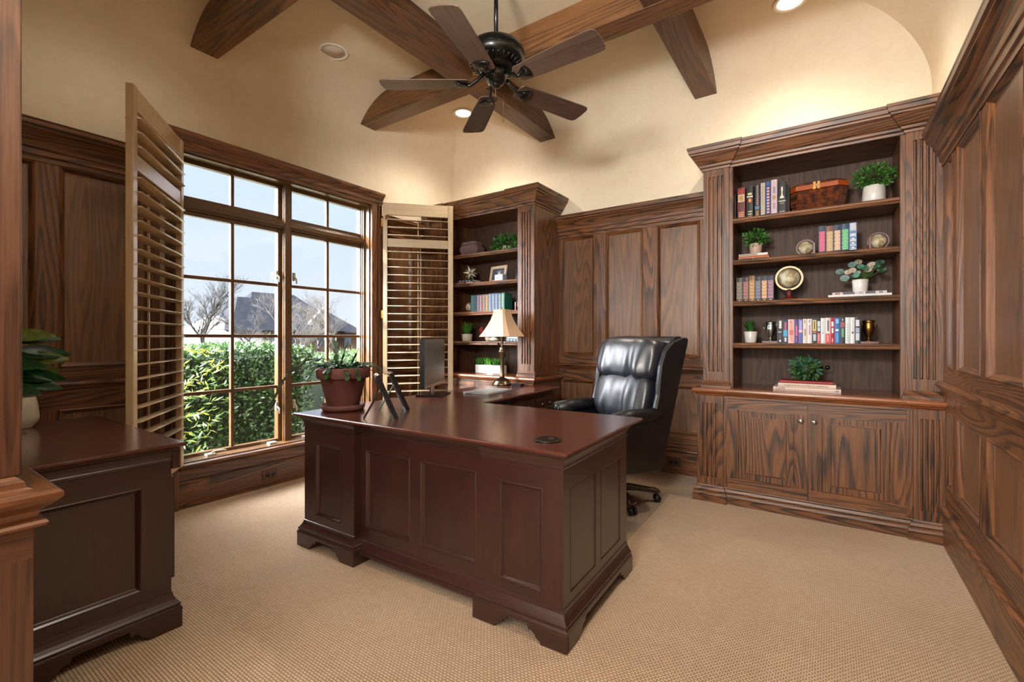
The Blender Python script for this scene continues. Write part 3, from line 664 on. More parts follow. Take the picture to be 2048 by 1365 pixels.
for x, y, L_ in ((.03, -.045, .16), (.052, .0, .25)):
    mb = MB(); mb.tube([(x, y, 2.70), (x, y, 2.70 - L_)], .0012, 'brass', 5).lathe([(0, -.012), (.004, -.009), (.004, 0), (0, .003)], 'brass', c=(x, y, 2.70 - L_), n=8); mb.build('pull_chain', fan)
FAN0 = -3.0
for k in range(5):
    ang = FAN0 + 72 * k; ca, sa = math.cos(R(ang)), math.sin(R(ang)); pit = R(-9)
    out = [(.150, -.044), (.165, -.060), (.30, -.070), (.62, -.080), (.655, -.076), (.670, -.058), (.675, .0), (.670, .058), (.655, .076), (.62, .080), (.30, .070), (.165, .060), (.150, .044)]
    mb = MB(); mb.prism(out, 0, .006, 'walnut_x', ID)
    b_ = mb.build('blade', fan, bevel=.0015)
    ML = Matrix.Translation((0, 0, 2.675)) @ Matrix.Rotation(R(ang), 4, 'Z') @ Matrix.Rotation(pit, 4, 'X'); b_.matrix_local = ML
    mb = MB()
    mb.tube([(.05, 0, .075), (.11, 0, .02), (.155, 0, -.010), (.175, 0, -.006)], [.013, .010, .009, .010], 'fan_metal', 8)
    for j in range(-3, 4):                                # shell-shaped fan of ribs
        q = j * .28; mb.tube([(.172, j * .003, -.006), (.20, .048 * math.sin(q) * .6, -.008), (.215 + .018 * math.cos(q), .052 * math.sin(q), -.006)], .0042, 'fan_metal', 6)
    rim = [(.205 + .032 * math.cos(j * .14) , .056 * math.sin(j * .14), -.005) for j in range(-7, 8)]
    mb.tube(rim, .005, 'fan_metal', 6); mb.prism([(.165, -.010)] + [(p[0], p[1]) for p in rim] + [(.165, .010)], -.004, 0, 'fan_metal', ID)
    o = mb.build('blade_iron', fan); o.matrix_local = ML

# ------------------------------------------------------------------ leaves
def leafmat(name, c1, c2, rough=.45, trans=.25):
    t = NT(name)
    oi = t.n('ShaderNodeTexNoise', {'Vector': t.coord(), 'Scale': 34.0, 'Detail': 2.0}).outputs['Fac']
    t.set(Base_Color=t.mix(t.ramp(oi, [(.35, 0), (.65, 1)]), c1, c2), Roughness=rough)
    tl = t.n('ShaderNodeBsdfTranslucent', {0: col(tuple(min(1, x * 1.5) for x in c1))}); mx = t.n('ShaderNodeMixShader', {0: trans, 1: t.b.outputs[0], 2: tl.outputs[0]})
    t.link(mx.outputs[0], t.t.nodes['Material Output'].inputs[0]); M[name] = t.m
leafmat('leaf_green', srgb(70, 130, 50), srgb(34, 84, 34)); leafmat('leaf_bright', srgb(96, 158, 58), srgb(54, 112, 40)); leafmat('leaf_deep', srgb(36, 88, 42), srgb(20, 56, 30), .35)
leafmat('leaf_blue', srgb(108, 160, 140), srgb(58, 116, 92), .4); leafmat('leaf_dusty', srgb(150, 178, 176), srgb(92, 130, 120)); leafmat('petal_cream', srgb(222, 206, 184), srgb(196, 176, 150))
leafmat('leaf_olive', srgb(120, 132, 56), srgb(66, 92, 40), .4); leafmat('hedge_leaf', srgb(52, 78, 44), srgb(26, 46, 28), .3, .15); leafmat('hedge_leaf_light', srgb(84, 112, 62), srgb(44, 70, 38), .3, .2); leafmat('nandina_leaf', srgb(136, 134, 60), srgb(70, 100, 40), .4, .3)
leafmat('grass_tan', srgb(108, 96, 74), srgb(80, 68, 50), .7, .3); leafmat('cactus', srgb(44, 84, 40), srgb(20, 50, 26), .45, .15)
def leaf(m_, p, d, up, L, W, mat, bend=.15, seg=3):
    """one leaf blade: starts at p, grows along d"""
    d = Vector(d).normalized(); s = d.cross(Vector(up)); s = s.normalized() if s.length > 1e-3 else Vector((1, 0, 0)); n = s.cross(d); vs = []; P0 = Vector(p)
    for i in range(seg + 1):
        t_ = i / seg; wd = W * math.sin(math.pi * min(.999, max(.04, t_ * .92 + .05))) ** .8 / 2
        c = P0 + d * L * t_ - n * bend * L * t_ * t_
        vs += [tuple(c - s * wd + n * wd * .25), tuple(c), tuple(c + s * wd + n * wd * .25)]
    fs = []
    for i in range(seg): b = i * 3; fs += [(b, b + 1, b + 4, b + 3), (b + 1, b + 2, b + 5, b + 4)]
    m_.add(vs, fs, mat, True)
def rv(r_=1.0):
    while True:
        v = Vector((rnd.uniform(-1, 1), rnd.uniform(-1, 1), rnd.uniform(-1, 1)))
        if .05 < v.length < 1: return v.normalized() * r_
def bush(m_, c, rad, n, L, W, mats, squash=(1, 1, 1), lift=0.0, zmin=None):
    c = Vector(c)
    for _ in range(n):
        d = rv(); r_ = rad * rnd.uniform(.45, 1.0)
        p = c + Vector((d.x * squash[0], d.y * squash[1], d.z * squash[2])) * r_
        if zmin is not None and p.z < zmin: continue
        g = (d + Vector((0, 0, lift)) + rv(.5)).normalized(); leaf(m_, p, g, rv(), L * rnd.uniform(.7, 1.2), W * rnd.uniform(.8, 1.2), rnd.choice(mats), .2, 2)
def blades(m_, c, n, h, spread, w_, mat, r0=.02, curve=.5):
    for _ in range(n):
        a = rnd.uniform(0, 2 * math.pi); s_ = rnd.uniform(.2, 1) * spread; H_ = h * rnd.uniform(.7, 1.05)
        b = Vector((c[0] + r0 * math.cos(a) * rnd.random(), c[1] + r0 * math.sin(a) * rnd.random(), c[2])); pts = []
        for i in range(5):
            t_ = i / 4; pts.append(b + Vector((math.cos(a) * s_ * t_ ** 1.7, math.sin(a) * s_ * t_ ** 1.7, H_ * (t_ - curve * .35 * t_ ** 3 * s_ / max(spread, 1e-3)))))
        t_ = Vector((-math.sin(a), math.cos(a), 0)); vs = []
        for i, p in enumerate(pts): ww = w_ * (1 - (i / 4) ** 2) + .0004; vs += [tuple(p - t_ * ww), tuple(p + t_ * ww)]
        m_.add(vs, [(2 * i, 2 * i + 1, 2 * i + 3, 2 * i + 2) for i in range(4)], mat, True)
def round_pot(parent, r0, r1, h, mat, wall=.006, n=32, name='pot', soil=True, z=0.0, lobes=None):
    m_ = MB(); m_.lathe([(0, z), (r0 * .9, z), (r0, z + .006), (r1, z + h - .003), (r1 - wall * .4, z + h), (r1 - wall, z + h - .002), (r1 - wall * 1.3, z + h * .82), (0, z + h * .8)], mat, n=n, lobes=lobes); m_.build(name, parent)
    if soil:
        m_ = MB(); m_.lathe([(0, z + h * .86), (r1 - wall * 1.2, z + h * .84)], 'soil', n=n); m_.build('soil', parent)

# ------------------------------------------------------------------ leather chair
ch = thing('office_chair', 'black leather wingback executive chair on casters behind the desk', 'chair', (-1.305, 3.235, 0), R(-25))
def cushion(cx, cy, cz, a, b, c_, lean, name, mat='leather', e=.42, wr=.010, seedv=0.0, nu=56, nv=72, tufts=()):
    vs = []; fs = []
    sg = lambda v, k: math.copysign(abs(v) ** k, v)
    for j in range(nv + 1):
        ph = -math.pi / 2 + math.pi * j / nv
        for i in range(nu):
            th = 2 * math.pi * i / nu
            x = a * sg(math.sin(ph), .62); y = -b * sg(math.cos(ph), e) * sg(math.cos(th), .75); z = c_ * sg(math.cos(ph), e) * sg(math.sin(th), .6)
            low = max(0.0, .55 - z / c_) if lean < 1 else .4
            fold = mnoise.noise(Vector((x * 17 + seedv, z * 3.0, seedv))) * wr * (.35 + 1.1 * low) + mnoise.noise(Vector((x * 8, z * 8, seedv + 5))) * wr * .5
            y += -fold if y < 0 else 0
            y2 = y * math.cos(lean) + z * math.sin(lean); z2 = -y * math.sin(lean) + z * math.cos(lean)
            vs.append((cx + x, cy + y2, cz + z2))
    for j in range(nv):
        for i in range(nu): fs.append((j * nu + i, j * nu + (i + 1) % nu, (j + 1) * nu + (i + 1) % nu, (j + 1) * nu + i))
    m_ = MB(); m_.add(vs, fs, mat, True); return m_.build(name, ch, smooth_angle=1)
side = [(-.26, .30), (-.29, .45), (-.285, .60), (-.25, .655), (.02, .665), (.065, .70), (.095, .80), (.105, .90), (.12, 1.00), (.16, 1.10), (.235, 1.165), (.34, 1.195), (.395, 1.195), (.402, 1.175), (.135, .285), (.10, .275)]
for sx in (-1, 1):
    mb = MB(); mb.prism(side, .292 * sx, .338 * sx, 'leather_side', lambda p, q, a: (a, p, q)); mb.build('wing_panel', ch, bevel=.014, seg=3)
    mb = MB(); mb.tube([(.318 * sx, -.292, .655), (.318 * sx, -.15, .668), (.318 * sx, .0, .668), (.316 * sx, .12, .672)], [.052, .052, .048, .04], 'leather_side', 20); arm = mb.build('armrest', ch)
    mb = MB(); mb.tube([(.318 * sx, -.297, .655), (.318 * sx, -.303, .655)], .046, 'leather_side', 20)
    for i in range(12):
        a = 2 * math.pi * i / 12; mb.lathe([(0, -.004), (.006, -.002), (.006, 0)], 'pewter', c=(0, 0, 0), n=8, T=lambda x, y, z, a=a, sx=sx: (.318 * sx + .038 * math.cos(a) + x, -.304 + z, .655 + .038 * math.sin(a) + y))
    mb.lathe([(0, -.008), (.014, -.004), (.016, 0)], 'leather_side', n=12, T=lambda x, y, z, sx=sx: (.318 * sx + x, -.304 + z, .655 + y)); o = mb.build('scroll_end', arm); tag(o, 'round scroll end with metal nail heads')
back = [(.09, .30), (.11, .55), (.175, .80), (.24, 1.05), (.27, 1.17), (.30, 1.20), (.37, 1.205), (.395, 1.19), (.132, .29)]
mb = MB(); mb.prism(back, -.294, .294, 'leather_side', lambda p, q, a: (a, p, q)); mb.build('backrest', ch, bevel=.012, seg=3)
cushion(0, .165, 1.035, .288, .118, .172, R(14), 'headrest_cushion', seedv=2.3, wr=.016)
cushion(0, .095, .760, .268, .095, .19, R(15), 'lumbar_cushion', seedv=7.7, wr=.016, e=.5)
cushion(0, -.06, .48, .275, .075, .30, R(90), 'seat_cushion', seedv=5.1)
mb = MB(); mb.box(-.29, .29, -.25, .11, .30, .43, 'leather_side'); mb.build('seat_base', ch, bevel=.02, seg=3)
mb = MB(); mb.tube([(0, 0, .10), (0, 0, .32)], .028, 'black', 16).lathe([(0, .27), (.10, .28), (.11, .30), (0, .302)], 'black', n=24); mb.build('gas_column', ch)
mb = MB(); mb.lathe([(0, .07), (.045, .075), (.05, .12), (.035, .135), (0, .136)], 'cherry_z', n=24); hub = mb.build('hub', ch)
for i in range(5):
    a = R(-20 + 72 * i); ca, sa = math.cos(a), math.sin(a)
    mb = MB(); poly = [(.03, .078), (.03, .128), (.12, .122), (.24, .105), (.30, .098), (.325, .085), (.325, .072), (.30, .066), (.16, .082)]
    mb.prism(poly, -.026, .026, 'cherry_x', lambda p, q, w_, ca=ca, sa=sa: (p * ca - w_ * sa, p * sa + w_ * ca, q)); mb.build('base_leg', ch, bevel=.008, seg=3)
    mb = MB()
    for s_ in (-.016, .016):
        mb.tube([(.305 * ca - (s_ - .009) * sa, .305 * sa + (s_ - .009) * ca, .028), (.305 * ca - (s_ + .009) * sa, .305 * sa + (s_ + .009) * ca, .028)], .026, 'black', 20)
    mb.tube([(.305 * ca, .305 * sa, .03), (.305 * ca, .305 * sa, .072)], .008, 'black', 8); mb.build('caster', ch)
mat_ = thing('chair_mat', 'clear plastic mat on the carpet under the leather chair', 'mat', (-1.46, 3.04, 0), R(1))
mb = MB(); mp = [(-.50, -.52), (.46, -.52), (.475, -.505), (.475, .50), (.45, .53), (-.47, .53), (-.50, .50)]
mb.prism(mp, .001, .004, 'mat_plastic', ID); mb.build('sheet', mat_)

# ------------------------------------------------------------------ things on the desk
DZ = .7605
t = thing('potted_cactus', 'holiday cactus trailing from a terracotta pot on the desk corner', 'plant', (-2.43, 1.735, DZ))
mb = MB()
prof = [(.0, 0), (.10, 0), (.118, .004), (.124, .012), (.128, .034), (.122, .036), (.114, .014), (0, .012)]
def sq(a, z): return 1 + .05 * (abs(math.cos(2 * a)) ** 1.0) * -1 + .05
mb.lathe(prof, 'terracotta', n=48, lobes=lambda a, z: 1.10 - .10 * abs(math.cos(2 * (a + .6)))); mb.build('saucer', t)
mb = MB(); mb.lathe([(0, .013), (.088, .013), (.092, .02), (.130, .185), (.134, .188), (.148, .192), (.152, .198), (.155, .250), (.150, .256), (.140, .254), (.136, .22), (0, .215)], 'terracotta', n=48); mb.build('pot', t)
mb = MB(); mb.lathe([(0, .236), (.138, .232)], 'soil', n=32); mb.build('soil', t)
mb = MB()
def chain(p, d, k, L=.034, W=.024, grav=.35):
    L *= 1.22; W *= 1.35
    p = Vector(p); d = Vector(d).normalized()
    for i in range(k):
        s = d.cross(Vector((0, 0, 1))); s = (s.normalized() if s.length > .1 else Vector((1, 0, 0))); s = (s + rv(.35)).normalized(); n_ = s.cross(d).normalized(); q = []
        for u, v in ((0, .15), (.25, .85), (.5, 1), (.8, .9), (1, .35)): q.append((u, v))
        top_ = [p + d * L * u + s * W / 2 * v for u, v in q]; bot = [p + d * L * u - s * W / 2 * v for u, v in q][::-1]; loop = top_ + bot
        nn = len(loop); vs = [tuple(a_ + n_ * .0018) for a_ in loop] + [tuple(a_ - n_ * .0018) for a_ in loop]
        mb.add(vs, [tuple(range(nn)), tuple(range(nn, 2 * nn))[::-1]] + [(a_, (a_ + 1) % nn, nn + (a_ + 1) % nn, nn + a_) for a_ in range(nn)], 'cactus', False)
        p = p + d * L * .95; d = (d + Vector((rnd.uniform(-.18, .18), rnd.uniform(-.18, .18), -grav))).normalized()
# the long trailing arm on the left, two upright arms, many short ones over the rim
V_L = Vector((-.80, -.60, 0)); V_R = Vector((.82, .57, 0))
chain((-.06, -.05, .25), V_L * 1.6 + Vector((0, 0, .75)), 9, .052, .036, .30); chain((-.08, -.03, .25), V_L * 1.2 + Vector((0, 0, 1.2)), 7, .038, .030, .42); chain((-.05, -.07, .25), V_L * .8 + Vector((0, 0, .5)), 6, .034, .024, .4)
chain((-.02, -.03, .25), Vector((-.1, 0, 1)), 4, .036, .024, -.02); chain((.0, -.02, .26), Vector((.22, .1, 1)), 4, .034, .020, -.02); chain((.05, .0, .25), Vector((.5, .25, .9)), 4, .030, .012, .0)
for i in range(46):
    a = rnd.uniform(0, 2 * math.pi); r_ = rnd.uniform(.02, .1)
    chain((r_ * math.cos(a), r_ * math.sin(a), .245), (math.cos(a), math.sin(a), rnd.uniform(.2, 1.1)), rnd.randint(2, 5), .03, .021, rnd.uniform(.25, .6))
tag(mb.build('foliage', t), 'flat jointed green cactus stems')

def easel(label, x, y, h, wd=.15):
    e_ = thing('picture_frame', label, 'picture frame', (x, y, DZ), math.atan2(.57, -.82) - math.pi, 'photo frames standing on the desk')
    # local x along the frame (towards the camera is +x), local -y is the photo side
    lean = math.atan2(.1, h); th = .024
    TL = lambda p, q, n_: (p - wd, -q * math.sin(lean) + n_ * math.cos(lean), q * math.cos(lean) + n_ * math.sin(lean))
    Lh = h / math.cos(lean); f = .018
    m_ = MB()
    for a, b, c_, d_ in ((0, wd, 0, f), (0, wd, Lh - f, Lh), (0, f, f, Lh - f), (wd - f, wd, f, Lh - f)):
        m_.box(a, b, c_, d_, -th / 2, th / 2, 'frame_black', TL)
    m_.build('frame', e_, bevel=.002)
    m_ = MB(); m_.box(f, wd - f, f, Lh - f, -.005, .001, 'black', TL); m_.build('backing', e_)
    m_ = MB(); m_.box(f, wd - f, f, Lh - f, .0015, .0025, 'page', TL); m_.build('photo', e_)
    m_ = MB(); A = Vector(TL(wd / 2, Lh * .68, -.01)); B = Vector((A.x, A.y - .09, 0.0))
    s_ = Vector((.03, 0, 0)); tk = Vector((0, .006, .002))
    q = [A - s_ * .6, A + s_ * .6, B + s_, B - s_]; m_.add([tuple(v_) for v_ in q] + [tuple(v_ + tk) for v_ in q], [(0, 1, 2, 3), (7, 6, 5, 4), (0, 1, 5, 4), (1, 2, 6, 5), (2, 3, 7, 6), (3, 0, 4, 7)], 'frame_black'); m_.build('easel_leg', e_)
easel('nearer black easel-back photo frame standing beside the terracotta pot', -1.905, 1.69, .235)
easel('farther black easel-back photo frame standing between the terracotta pot and the monitor', -2.075, 1.93, .225)

t = thing('monitor', 'flat computer monitor on a glossy black base, seen from its left edge', 'monitor', (-2.49, 2.56, DZ), math.atan2(.89, -.45))
# local x runs away from the camera along the screen; local -y ... screen faces the chair (+x world side)
mb = MB(); mb.box(-.255, .255, -.022, .014, .070, .425, 'black'); mb.build('case', t, bevel=.006, seg=3)
mb = MB(); mb.box(-.250, .250, -.0235, -.0222, .095, .420, 'screen'); mb.build('screen', t)  # grey of the reflected room put into the screen colour
mb = MB(); mb.box(-.252, .252, -.026, -.022, .068, .094, 'silver_metal'); tag(mb.build('lower_bezel', t), 'silver strip under the screen')
mb = MB(); mb.box(-.035, .035, -.006, .012, .012, .11, 'chrome'); tag(mb.build('stand_neck', t, bevel=.003), 'silver neck')
mb = MB(); mb.box(-.13, .13, -.11, .09, 0, .012, 'screen_black'); mb.build('base', t, bevel=.005, seg=3)
t = thing('laptop', 'closed silver laptop lying on the desk return before the lamp', 'laptop', (-2.235, 2.93, DZ), R(4))
mb = MB(); mb.box(-.118, .118, -.178, .178, .001, .009, 'laptop'); mb.build('body', t, bevel=.003, seg=3)
mb = MB(); mb.box(-.118, .118, -.178, .178, .0096, .0165, 'laptop'); mb.build('lid', t, bevel=.003, seg=3)
mb = MB()
for i in range(3): mb.box(-.09 + i * .022, -.078 + i * .022, -.1787, -.177, .003, .007, 'black')
mb.build('port', t)
t = thing('phone_dock', 'small black square holder on the desk right of the lamp base', 'holder', (-2.315, 3.47, DZ), R(8))
mb = MB(); mb.box(-.045, .045, -.04, .04, 0, .022, 'black'); mb.build('box', t, bevel=.004)
mb = MB(); mb.box(-.055, .055, -.05, .05, .022, .027, 'chrome').box(-.03, -.01, .03, .036, .027, .05, 'black'); mb.build('top_plate', t)
# lamp
lp = thing('table_lamp', 'brass table lamp with flared beige fabric shade at the end of the desk', 'lamp', (-2.49, 3.47, DZ), R(1.6))
mb = MB(); mb.lathe([(0, 0), (.088, 0), (.092, .006), (.090, .014), (.080, .022), (.078, .03), (.066, .044), (.045, .056), (.028, .062), (.024, .07), (0, .07)], 'pewter', n=40); mb.build('base', lp)
mb = MB(); mb.lathe([(.020, .066), (.022, .08), (.0185, .09), (.0185, .275), (.023, .28), (.023, .29), (.03, .296), (.033, .306), (.03, .316), (.02, .325), (.025, .335), (.012, .35), (.010, .375), (.013, .40), (.016, .42), (.022, .44), (.022, .47), (.012, .475)], 'pewter', n=28); mb.build('column', lp)
mb = MB(); mb.tube([(-.005, -.01, .372), (-.03, -.02, .372)], .004, 'dark_metal', 8).tube([(-.03, -.02, .355), (-.03, -.02, .39)], .008, 'dark_metal', 8); mb.build('switch_knob', lp)
def shade_ring(hw, c_, z): return [(-hw + c_, -hw, z), (hw - c_, -hw, z), (hw, -hw + c_, z), (hw, hw - c_, z), (hw - c_, hw, z), (-hw + c_, hw, z), (-hw, hw - c_, z), (-hw, -hw + c_, z)]
vs = []; K = 9
for i in range(K + 1):
    f = i / K; hw = .060 + .092 * (f ** 1.65) + .012 * f; vs += shade_ring(hw, hw * .22, .690 - .245 * f)
fs = [(i * 8 + k, i * 8 + (k + 1) % 8, (i + 1) * 8 + (k + 1) % 8, (i + 1) * 8 + k) for i in range(K) for k in range(8)]
mb = MB(); mb.add(vs, fs, 'shade'); sh = mb.build('lamp_shade', lp)
sm = sh.modifiers.new('s', 'SOLIDIFY'); sm.thickness = .002
mb = MB()
for k in range(8): mb.tube([vs[i * 8 + k] for i in range(K + 1)], .0022, 'shade', 5)
for q in (0, K): mb.tube(vs[q * 8:q * 8 + 8] + [vs[q * 8]], .003, 'shade', 5)
mb.build('piping', sh)
mb = MB(); mb.tube([(0, 0, .47), (0, 0, .70)], .004, 'brass', 8).lathe([(0, .70), (.006, .702), (.004, .712), (0, .722)], 'brass', n=10); mb.build('finial', lp)

# ------------------------------------------------------------------ things on the credenza
t = thing('vase', 'pale textured ceramic vase standing on the credenza', 'vase', (-3.19, .50, DZ))
mb = MB(); mb.lathe([(0, 0), (.034, 0), (.036, .005), (.055, .03), (.060, .05), (.056, .10), (.048, .147), (.045, .15), (.042, .147), (.05, .10), (.05, .04), (0, .03)], 'cream_ceramic', n=72, lobes=lambda a, z: 1 + .012 * math.sin(a * 26 + z * 90)); mb.build('body', t)
t = thing('magnolia_plant', 'glossy green broad-leaved plant on the credenza behind the doorway jamb', 'plant', (-3.30, .42, DZ))
mb = MB(); mb.lathe([(0, 0), (.05, 0), (.052, .01), (.062, .12), (.058, .122), (.055, .02), (0, .02)], 'cream_ceramic', n=32); mb.build('pot', t)
mb = MB(); mb.lathe([(0, .10), (.057, .10)], 'soil', n=24); mb.build('soil', t)
mb = MB()
for (x, y, z), dd, L_, m2 in (((.02, .03, .42), (.35, .8, .12), .20, 'leaf_deep'), ((.02, .02, .43), (.5, .6, .15), .20, 'leaf_olive'), ((.02, .04, .35), (.1, 1, .12), .23, 'leaf_deep'), ((.02, .05, .33), (.2, 1, -.02), .21, 'leaf_olive'),
      ((.03, .03, .30), (.6, .6, .0), .17, 'leaf_deep'), ((.02, .04, .24), (.15, 1, .05), .21, 'leaf_deep'), ((.02, .04, .23), (.35, .9, -.18), .20, 'leaf_deep'), ((.04, .02, .20), (.7, .6, -.1), .16, 'leaf_deep'), ((0, .05, .28), (-.2, 1, -.05), .20, 'leaf_olive'),
      ((0, 0, .45), (-.4, .3, .8), .2, 'leaf_deep'), ((0, 0, .4), (-.6, -.5, .4), .2, 'leaf_deep'), ((0, 0, .3), (.1, -.8, .3), .2, 'leaf_olive'), ((0, 0, .35), (-.8, .3, .1), .2, 'leaf_deep')):
    leaf(mb, (x, y, z), dd, (.75, -.45, .75), L_, L_ * .42, m2, rnd.uniform(.02, .25), 7)
mb.build('foliage', t)
mb = MB(); mb.tube([(0, 0, .1), (.01, .01, .25), (.02, .03, .45)], .006, 'soil', 6)
for z in (.2, .24, .3, .35): mb.tube([(.01, .01, z - .04), (.02, .045, z)], .003, 'soil', 5)
mb.build('stem', t)
t = thing('glass_candle_holder', 'tall clear glass candle holder on the credenza beside the pale vase', 'candle holder', (-3.0, .455, DZ))
mb = MB(); mb.lathe([(0, 0), (.030, 0), (.031, .003), (.012, .008), (.006, .014), (.006, .10), (.008, .105), (.018, .11), (.020, .29), (.018, .29), (.016, .112), (0, .112)], 'clear_glass', n=28); mb.build('glass', t)

# ------------------------------------------------------------------ shelf things
_pm = {}
def pm(c, rough=.45):
    k = 'paint_%d_%d_%d' % c
    if k not in M: plain(k, srgb(*c), rough)
    return k
def book(x, z, w, h, d, c, label, marks=(), y=3.79, group=None, flat=False, rz=0.0):
    """upright: spine towards the room; flat: lying, spine towards the room, w = length, h = thickness"""
    t = thing('book', label, 'book', (x, y, z), rz, group)
    m_ = MB(); k = pm(c); cv = .0022
    if not flat:
        m_.box(0, cv, .002, d, 0, h, k).box(w - cv, w, .002, d, 0, h, k)
        m_.prism([(0, .003), (w * .12, .0008), (w * .5, -.001), (w * .88, .0008), (w, .003), (w, .005), (0, .005)], 0, h, k, ID)
        m_.build('cover', t)
        m_ = MB(); m_.box(cv, w - cv, .005, d - .003, .003, h - .004, 'page'); m_.build('pages', t)
        if marks:
            m_ = MB()
            for i_, (a, b, p, q, mc) in enumerate(marks): m_.box(w * p, w * q, -.0016 - i_ * .00011, .0008, h * a, h * b, pm(mc))
            m_.build('spine_print', t)
    else:
        m_.box(0, w, .002, d, 0, cv, k).box(0, w, .002, d, h - cv, h, k)
        m_.prism([(.003, 0), (.0008, h * .12), (-.001, h * .5), (.0008, h * .88), (.003, h), (.005, h), (.005, 0)], 0, w, k, lambda p, q, a: (a, p, q))
        m_.build('cover', t)
        m_ = MB(); m_.box(.003, w - .003, .005, d - .003, cv, h - cv, 'page'); m_.build('pages', t)
        if marks:
            m_ = MB()
            for i_, (a, b, p, q, mc) in enumerate(marks): m_.box(w * a, w * b, -.0016 - i_ * .00011, .0008, h * p, h * q, pm(mc))
            m_.build('spine_print', t)
    return t
def text(parent, s_, size, loc, rot, c, name='title', width=None):
    cu = bpy.data.curves.new(name, 'FONT'); cu.body = s_; cu.size = size; cu.extrude = .0003; cu.align_x = 'LEFT'; cu.align_y = 'CENTER'
    cu.materials.append(M[pm(c)]); o = bpy.data.objects.new(name, cu); C.objects.link(o); o.parent = parent; o.location = loc; o.rotation_euler = rot
    if width: cu.space_character = width
    bpy.context.view_layer.update(); me = bpy.data.meshes.new_from_object(o); o2 = bpy.data.objects.new(name, me); C.objects.link(o2)
    o2.parent = parent; o2.location = loc; o2.rotation_euler = rot; bpy.data.objects.remove(o)
    return o2
def bars(c, n=5, a=.1, b=.9, p=.2, q=.8, duty=.6):
    s_ = (b - a) / n; return [(a + i * s_, a + (i + duty) * s_, p, q, c) for i in range(n)]
S1_, S2_, S3_, S4_ = SHZ; CT = .826
cond = lambda base, accent, gold: [(.04, .96, .12, .88, accent)] + [(v, v + .012, .1, .9, base) for v in (.24, .40, .56, .72, .88)] + bars(gold, 8, .08, .94, .3, .7, .35)
G1 = 'upright books on the top shelf of the right bookcase'
book(-.589, S1_, .017, .20, .15, (12, 18, 18), 'thin blackish book at the far left end of the top shelf', (), group=G1)
book(-.562, S1_, .051, .24, .16, (120, 30, 28), 'thick red book with a cream title block on the top shelf', [(.80, .93, .1, .9, (150, 22, 26)), (.56, .79, .08, .92, (206, 178, 130)), (.60, .75, .25, .75, (176, 130, 86)), (.32, .54, .3, .75, (70, 20, 24))] + bars((214, 160, 124), 4, .05, .27, .15, .85, .5), group=G1)
book(-.502, S1_, .044, .245, .16, (24, 26, 16), 'dark green book with an orange and white badge on the top shelf', [(.72, .78, .2, .8, (214, 206, 150)), (.65, .69, .05, .95, (200, 208, 196)), (.50, .62, .3, .75, (214, 96, 34)), (.53, .58, .4, .6, (232, 190, 60))] + bars((180, 176, 120), 3, .05, .28, .25, .8, .5), group=G1)
book(-.449, S1_, .034, .25, .16, (26, 22, 38), 'navy book with pinkish vertical title and gold foot on the top shelf', bars((164, 128, 132), 11, .38, .97, .35, .75, .62) + [(.25, .35, .1, .9, (74, 112, 150)), (.02, .22, .25, .8, (150, 108, 46)), (.02, .22, .45, .5, (40, 26, 20))], group=G1)
book(-.410, S1_, .028, .25, .16, (190, 180, 158), 'thin cream book with faint grey print on the top shelf', bars((160, 156, 146), 8, .35, .92, .3, .7, .6), group=G1)
book(-.382, S1_, .035, .255, .16, (44, 60, 112), 'blue book with large pale pink lettering on the top shelf', bars((206, 164, 170), 9, .1, .86, .35, .8, .62) + [(.90, .97, .3, .75, (40, 100, 160))], group=G1)
book(-.344, S1_, .039, .26, .16, (206, 184, 196), 'tall pale pink book with a small gold flower on the top shelf', [(.46, .56, .25, .75, (176, 140, 70)), (.40, .46, .45, .55, (110, 130, 150)), (.62, .80, .3, .7, (160, 128, 146)), (.2, .36, .3, .7, (168, 140, 160))], group=G1)
bk = book(-.300, S1_, .049, .238, .17, (18, 20, 18), 'black book with a white chess pawn printed on its spine', [(.40, .43, .05, .95, (196, 196, 176)), (.34, .36, .25, .75, (170, 170, 150)), (.06, .12, .2, .85, (120, 126, 116))], group=G1)
mb = MB(); px = [(-.38, 0), (.38, 0), (.34, .10), (.12, .28), (.09, .62), (.2, .66), (.12, .72), (.17, .80), (.10, .88), (.16, .95), (-.16, .95), (-.10, .88), (-.17, .80), (-.12, .72), (-.2, .66), (-.09, .62), (-.12, .28), (-.34, .10)]
mb.prism([(p * .036 + .0245, .118 + q * .085) for p, q in px], -.0024, 0, pm((222, 220, 204)), lambda p, q, a: (p, a, q)); mb.build('chess_piece_print', bk)
book(-.248, S1_, .018, .20, .15, (14, 14, 16), 'thin black book between the chess book and the woven basket', (), group=G1)

G2 = 'banded classics between the two globe bookends'
for x0_, x1_, h_, base, acc, lab in ((-.059, -.019, .192, (26, 44, 74), (196, 62, 110), 'navy book with a hot pink banded spine'), (-.017, .025, .186, (120, 74, 52), (186, 156, 108), 'brown book with a tan banded spine'), (.026, .066, .188, (22, 42, 74), (206, 170, 140), 'navy book with a peach banded spine'),
      (.068, .109, .190, (24, 56, 92), (96, 184, 124), 'dark blue book with a green banded spine'), (.111, .150, .192, (84, 122, 184), (190, 198, 206), 'pale silver-topped book with blue bands on its spine')):
    if acc == (190, 198, 206): mk = [(.02, .98, .08, .92, acc)] + [(v, v + .10, .1, .9, base) for v in (.10, .25, .42, .62)] + bars((220, 226, 230), 4, .12, .72, .3, .7, .3)
    else: mk = [(.10, .80, .10, .90, acc)] + [(v, v + .014, .08, .92, base) for v in (.25, .40, .54, .66)] + bars(tuple(min(255, int(q * 1.18)) for q in acc), 5, .12, .78, .3, .7, .4) + bars(tuple(int(q * .7) for q in acc), 5, .15, .80, .25, .75, .12)
    book(x0_, S2_, x1_ - x0_, h_, .15, base, lab, mk, group=G2)
G3 = 'banded classics left of the large globe'
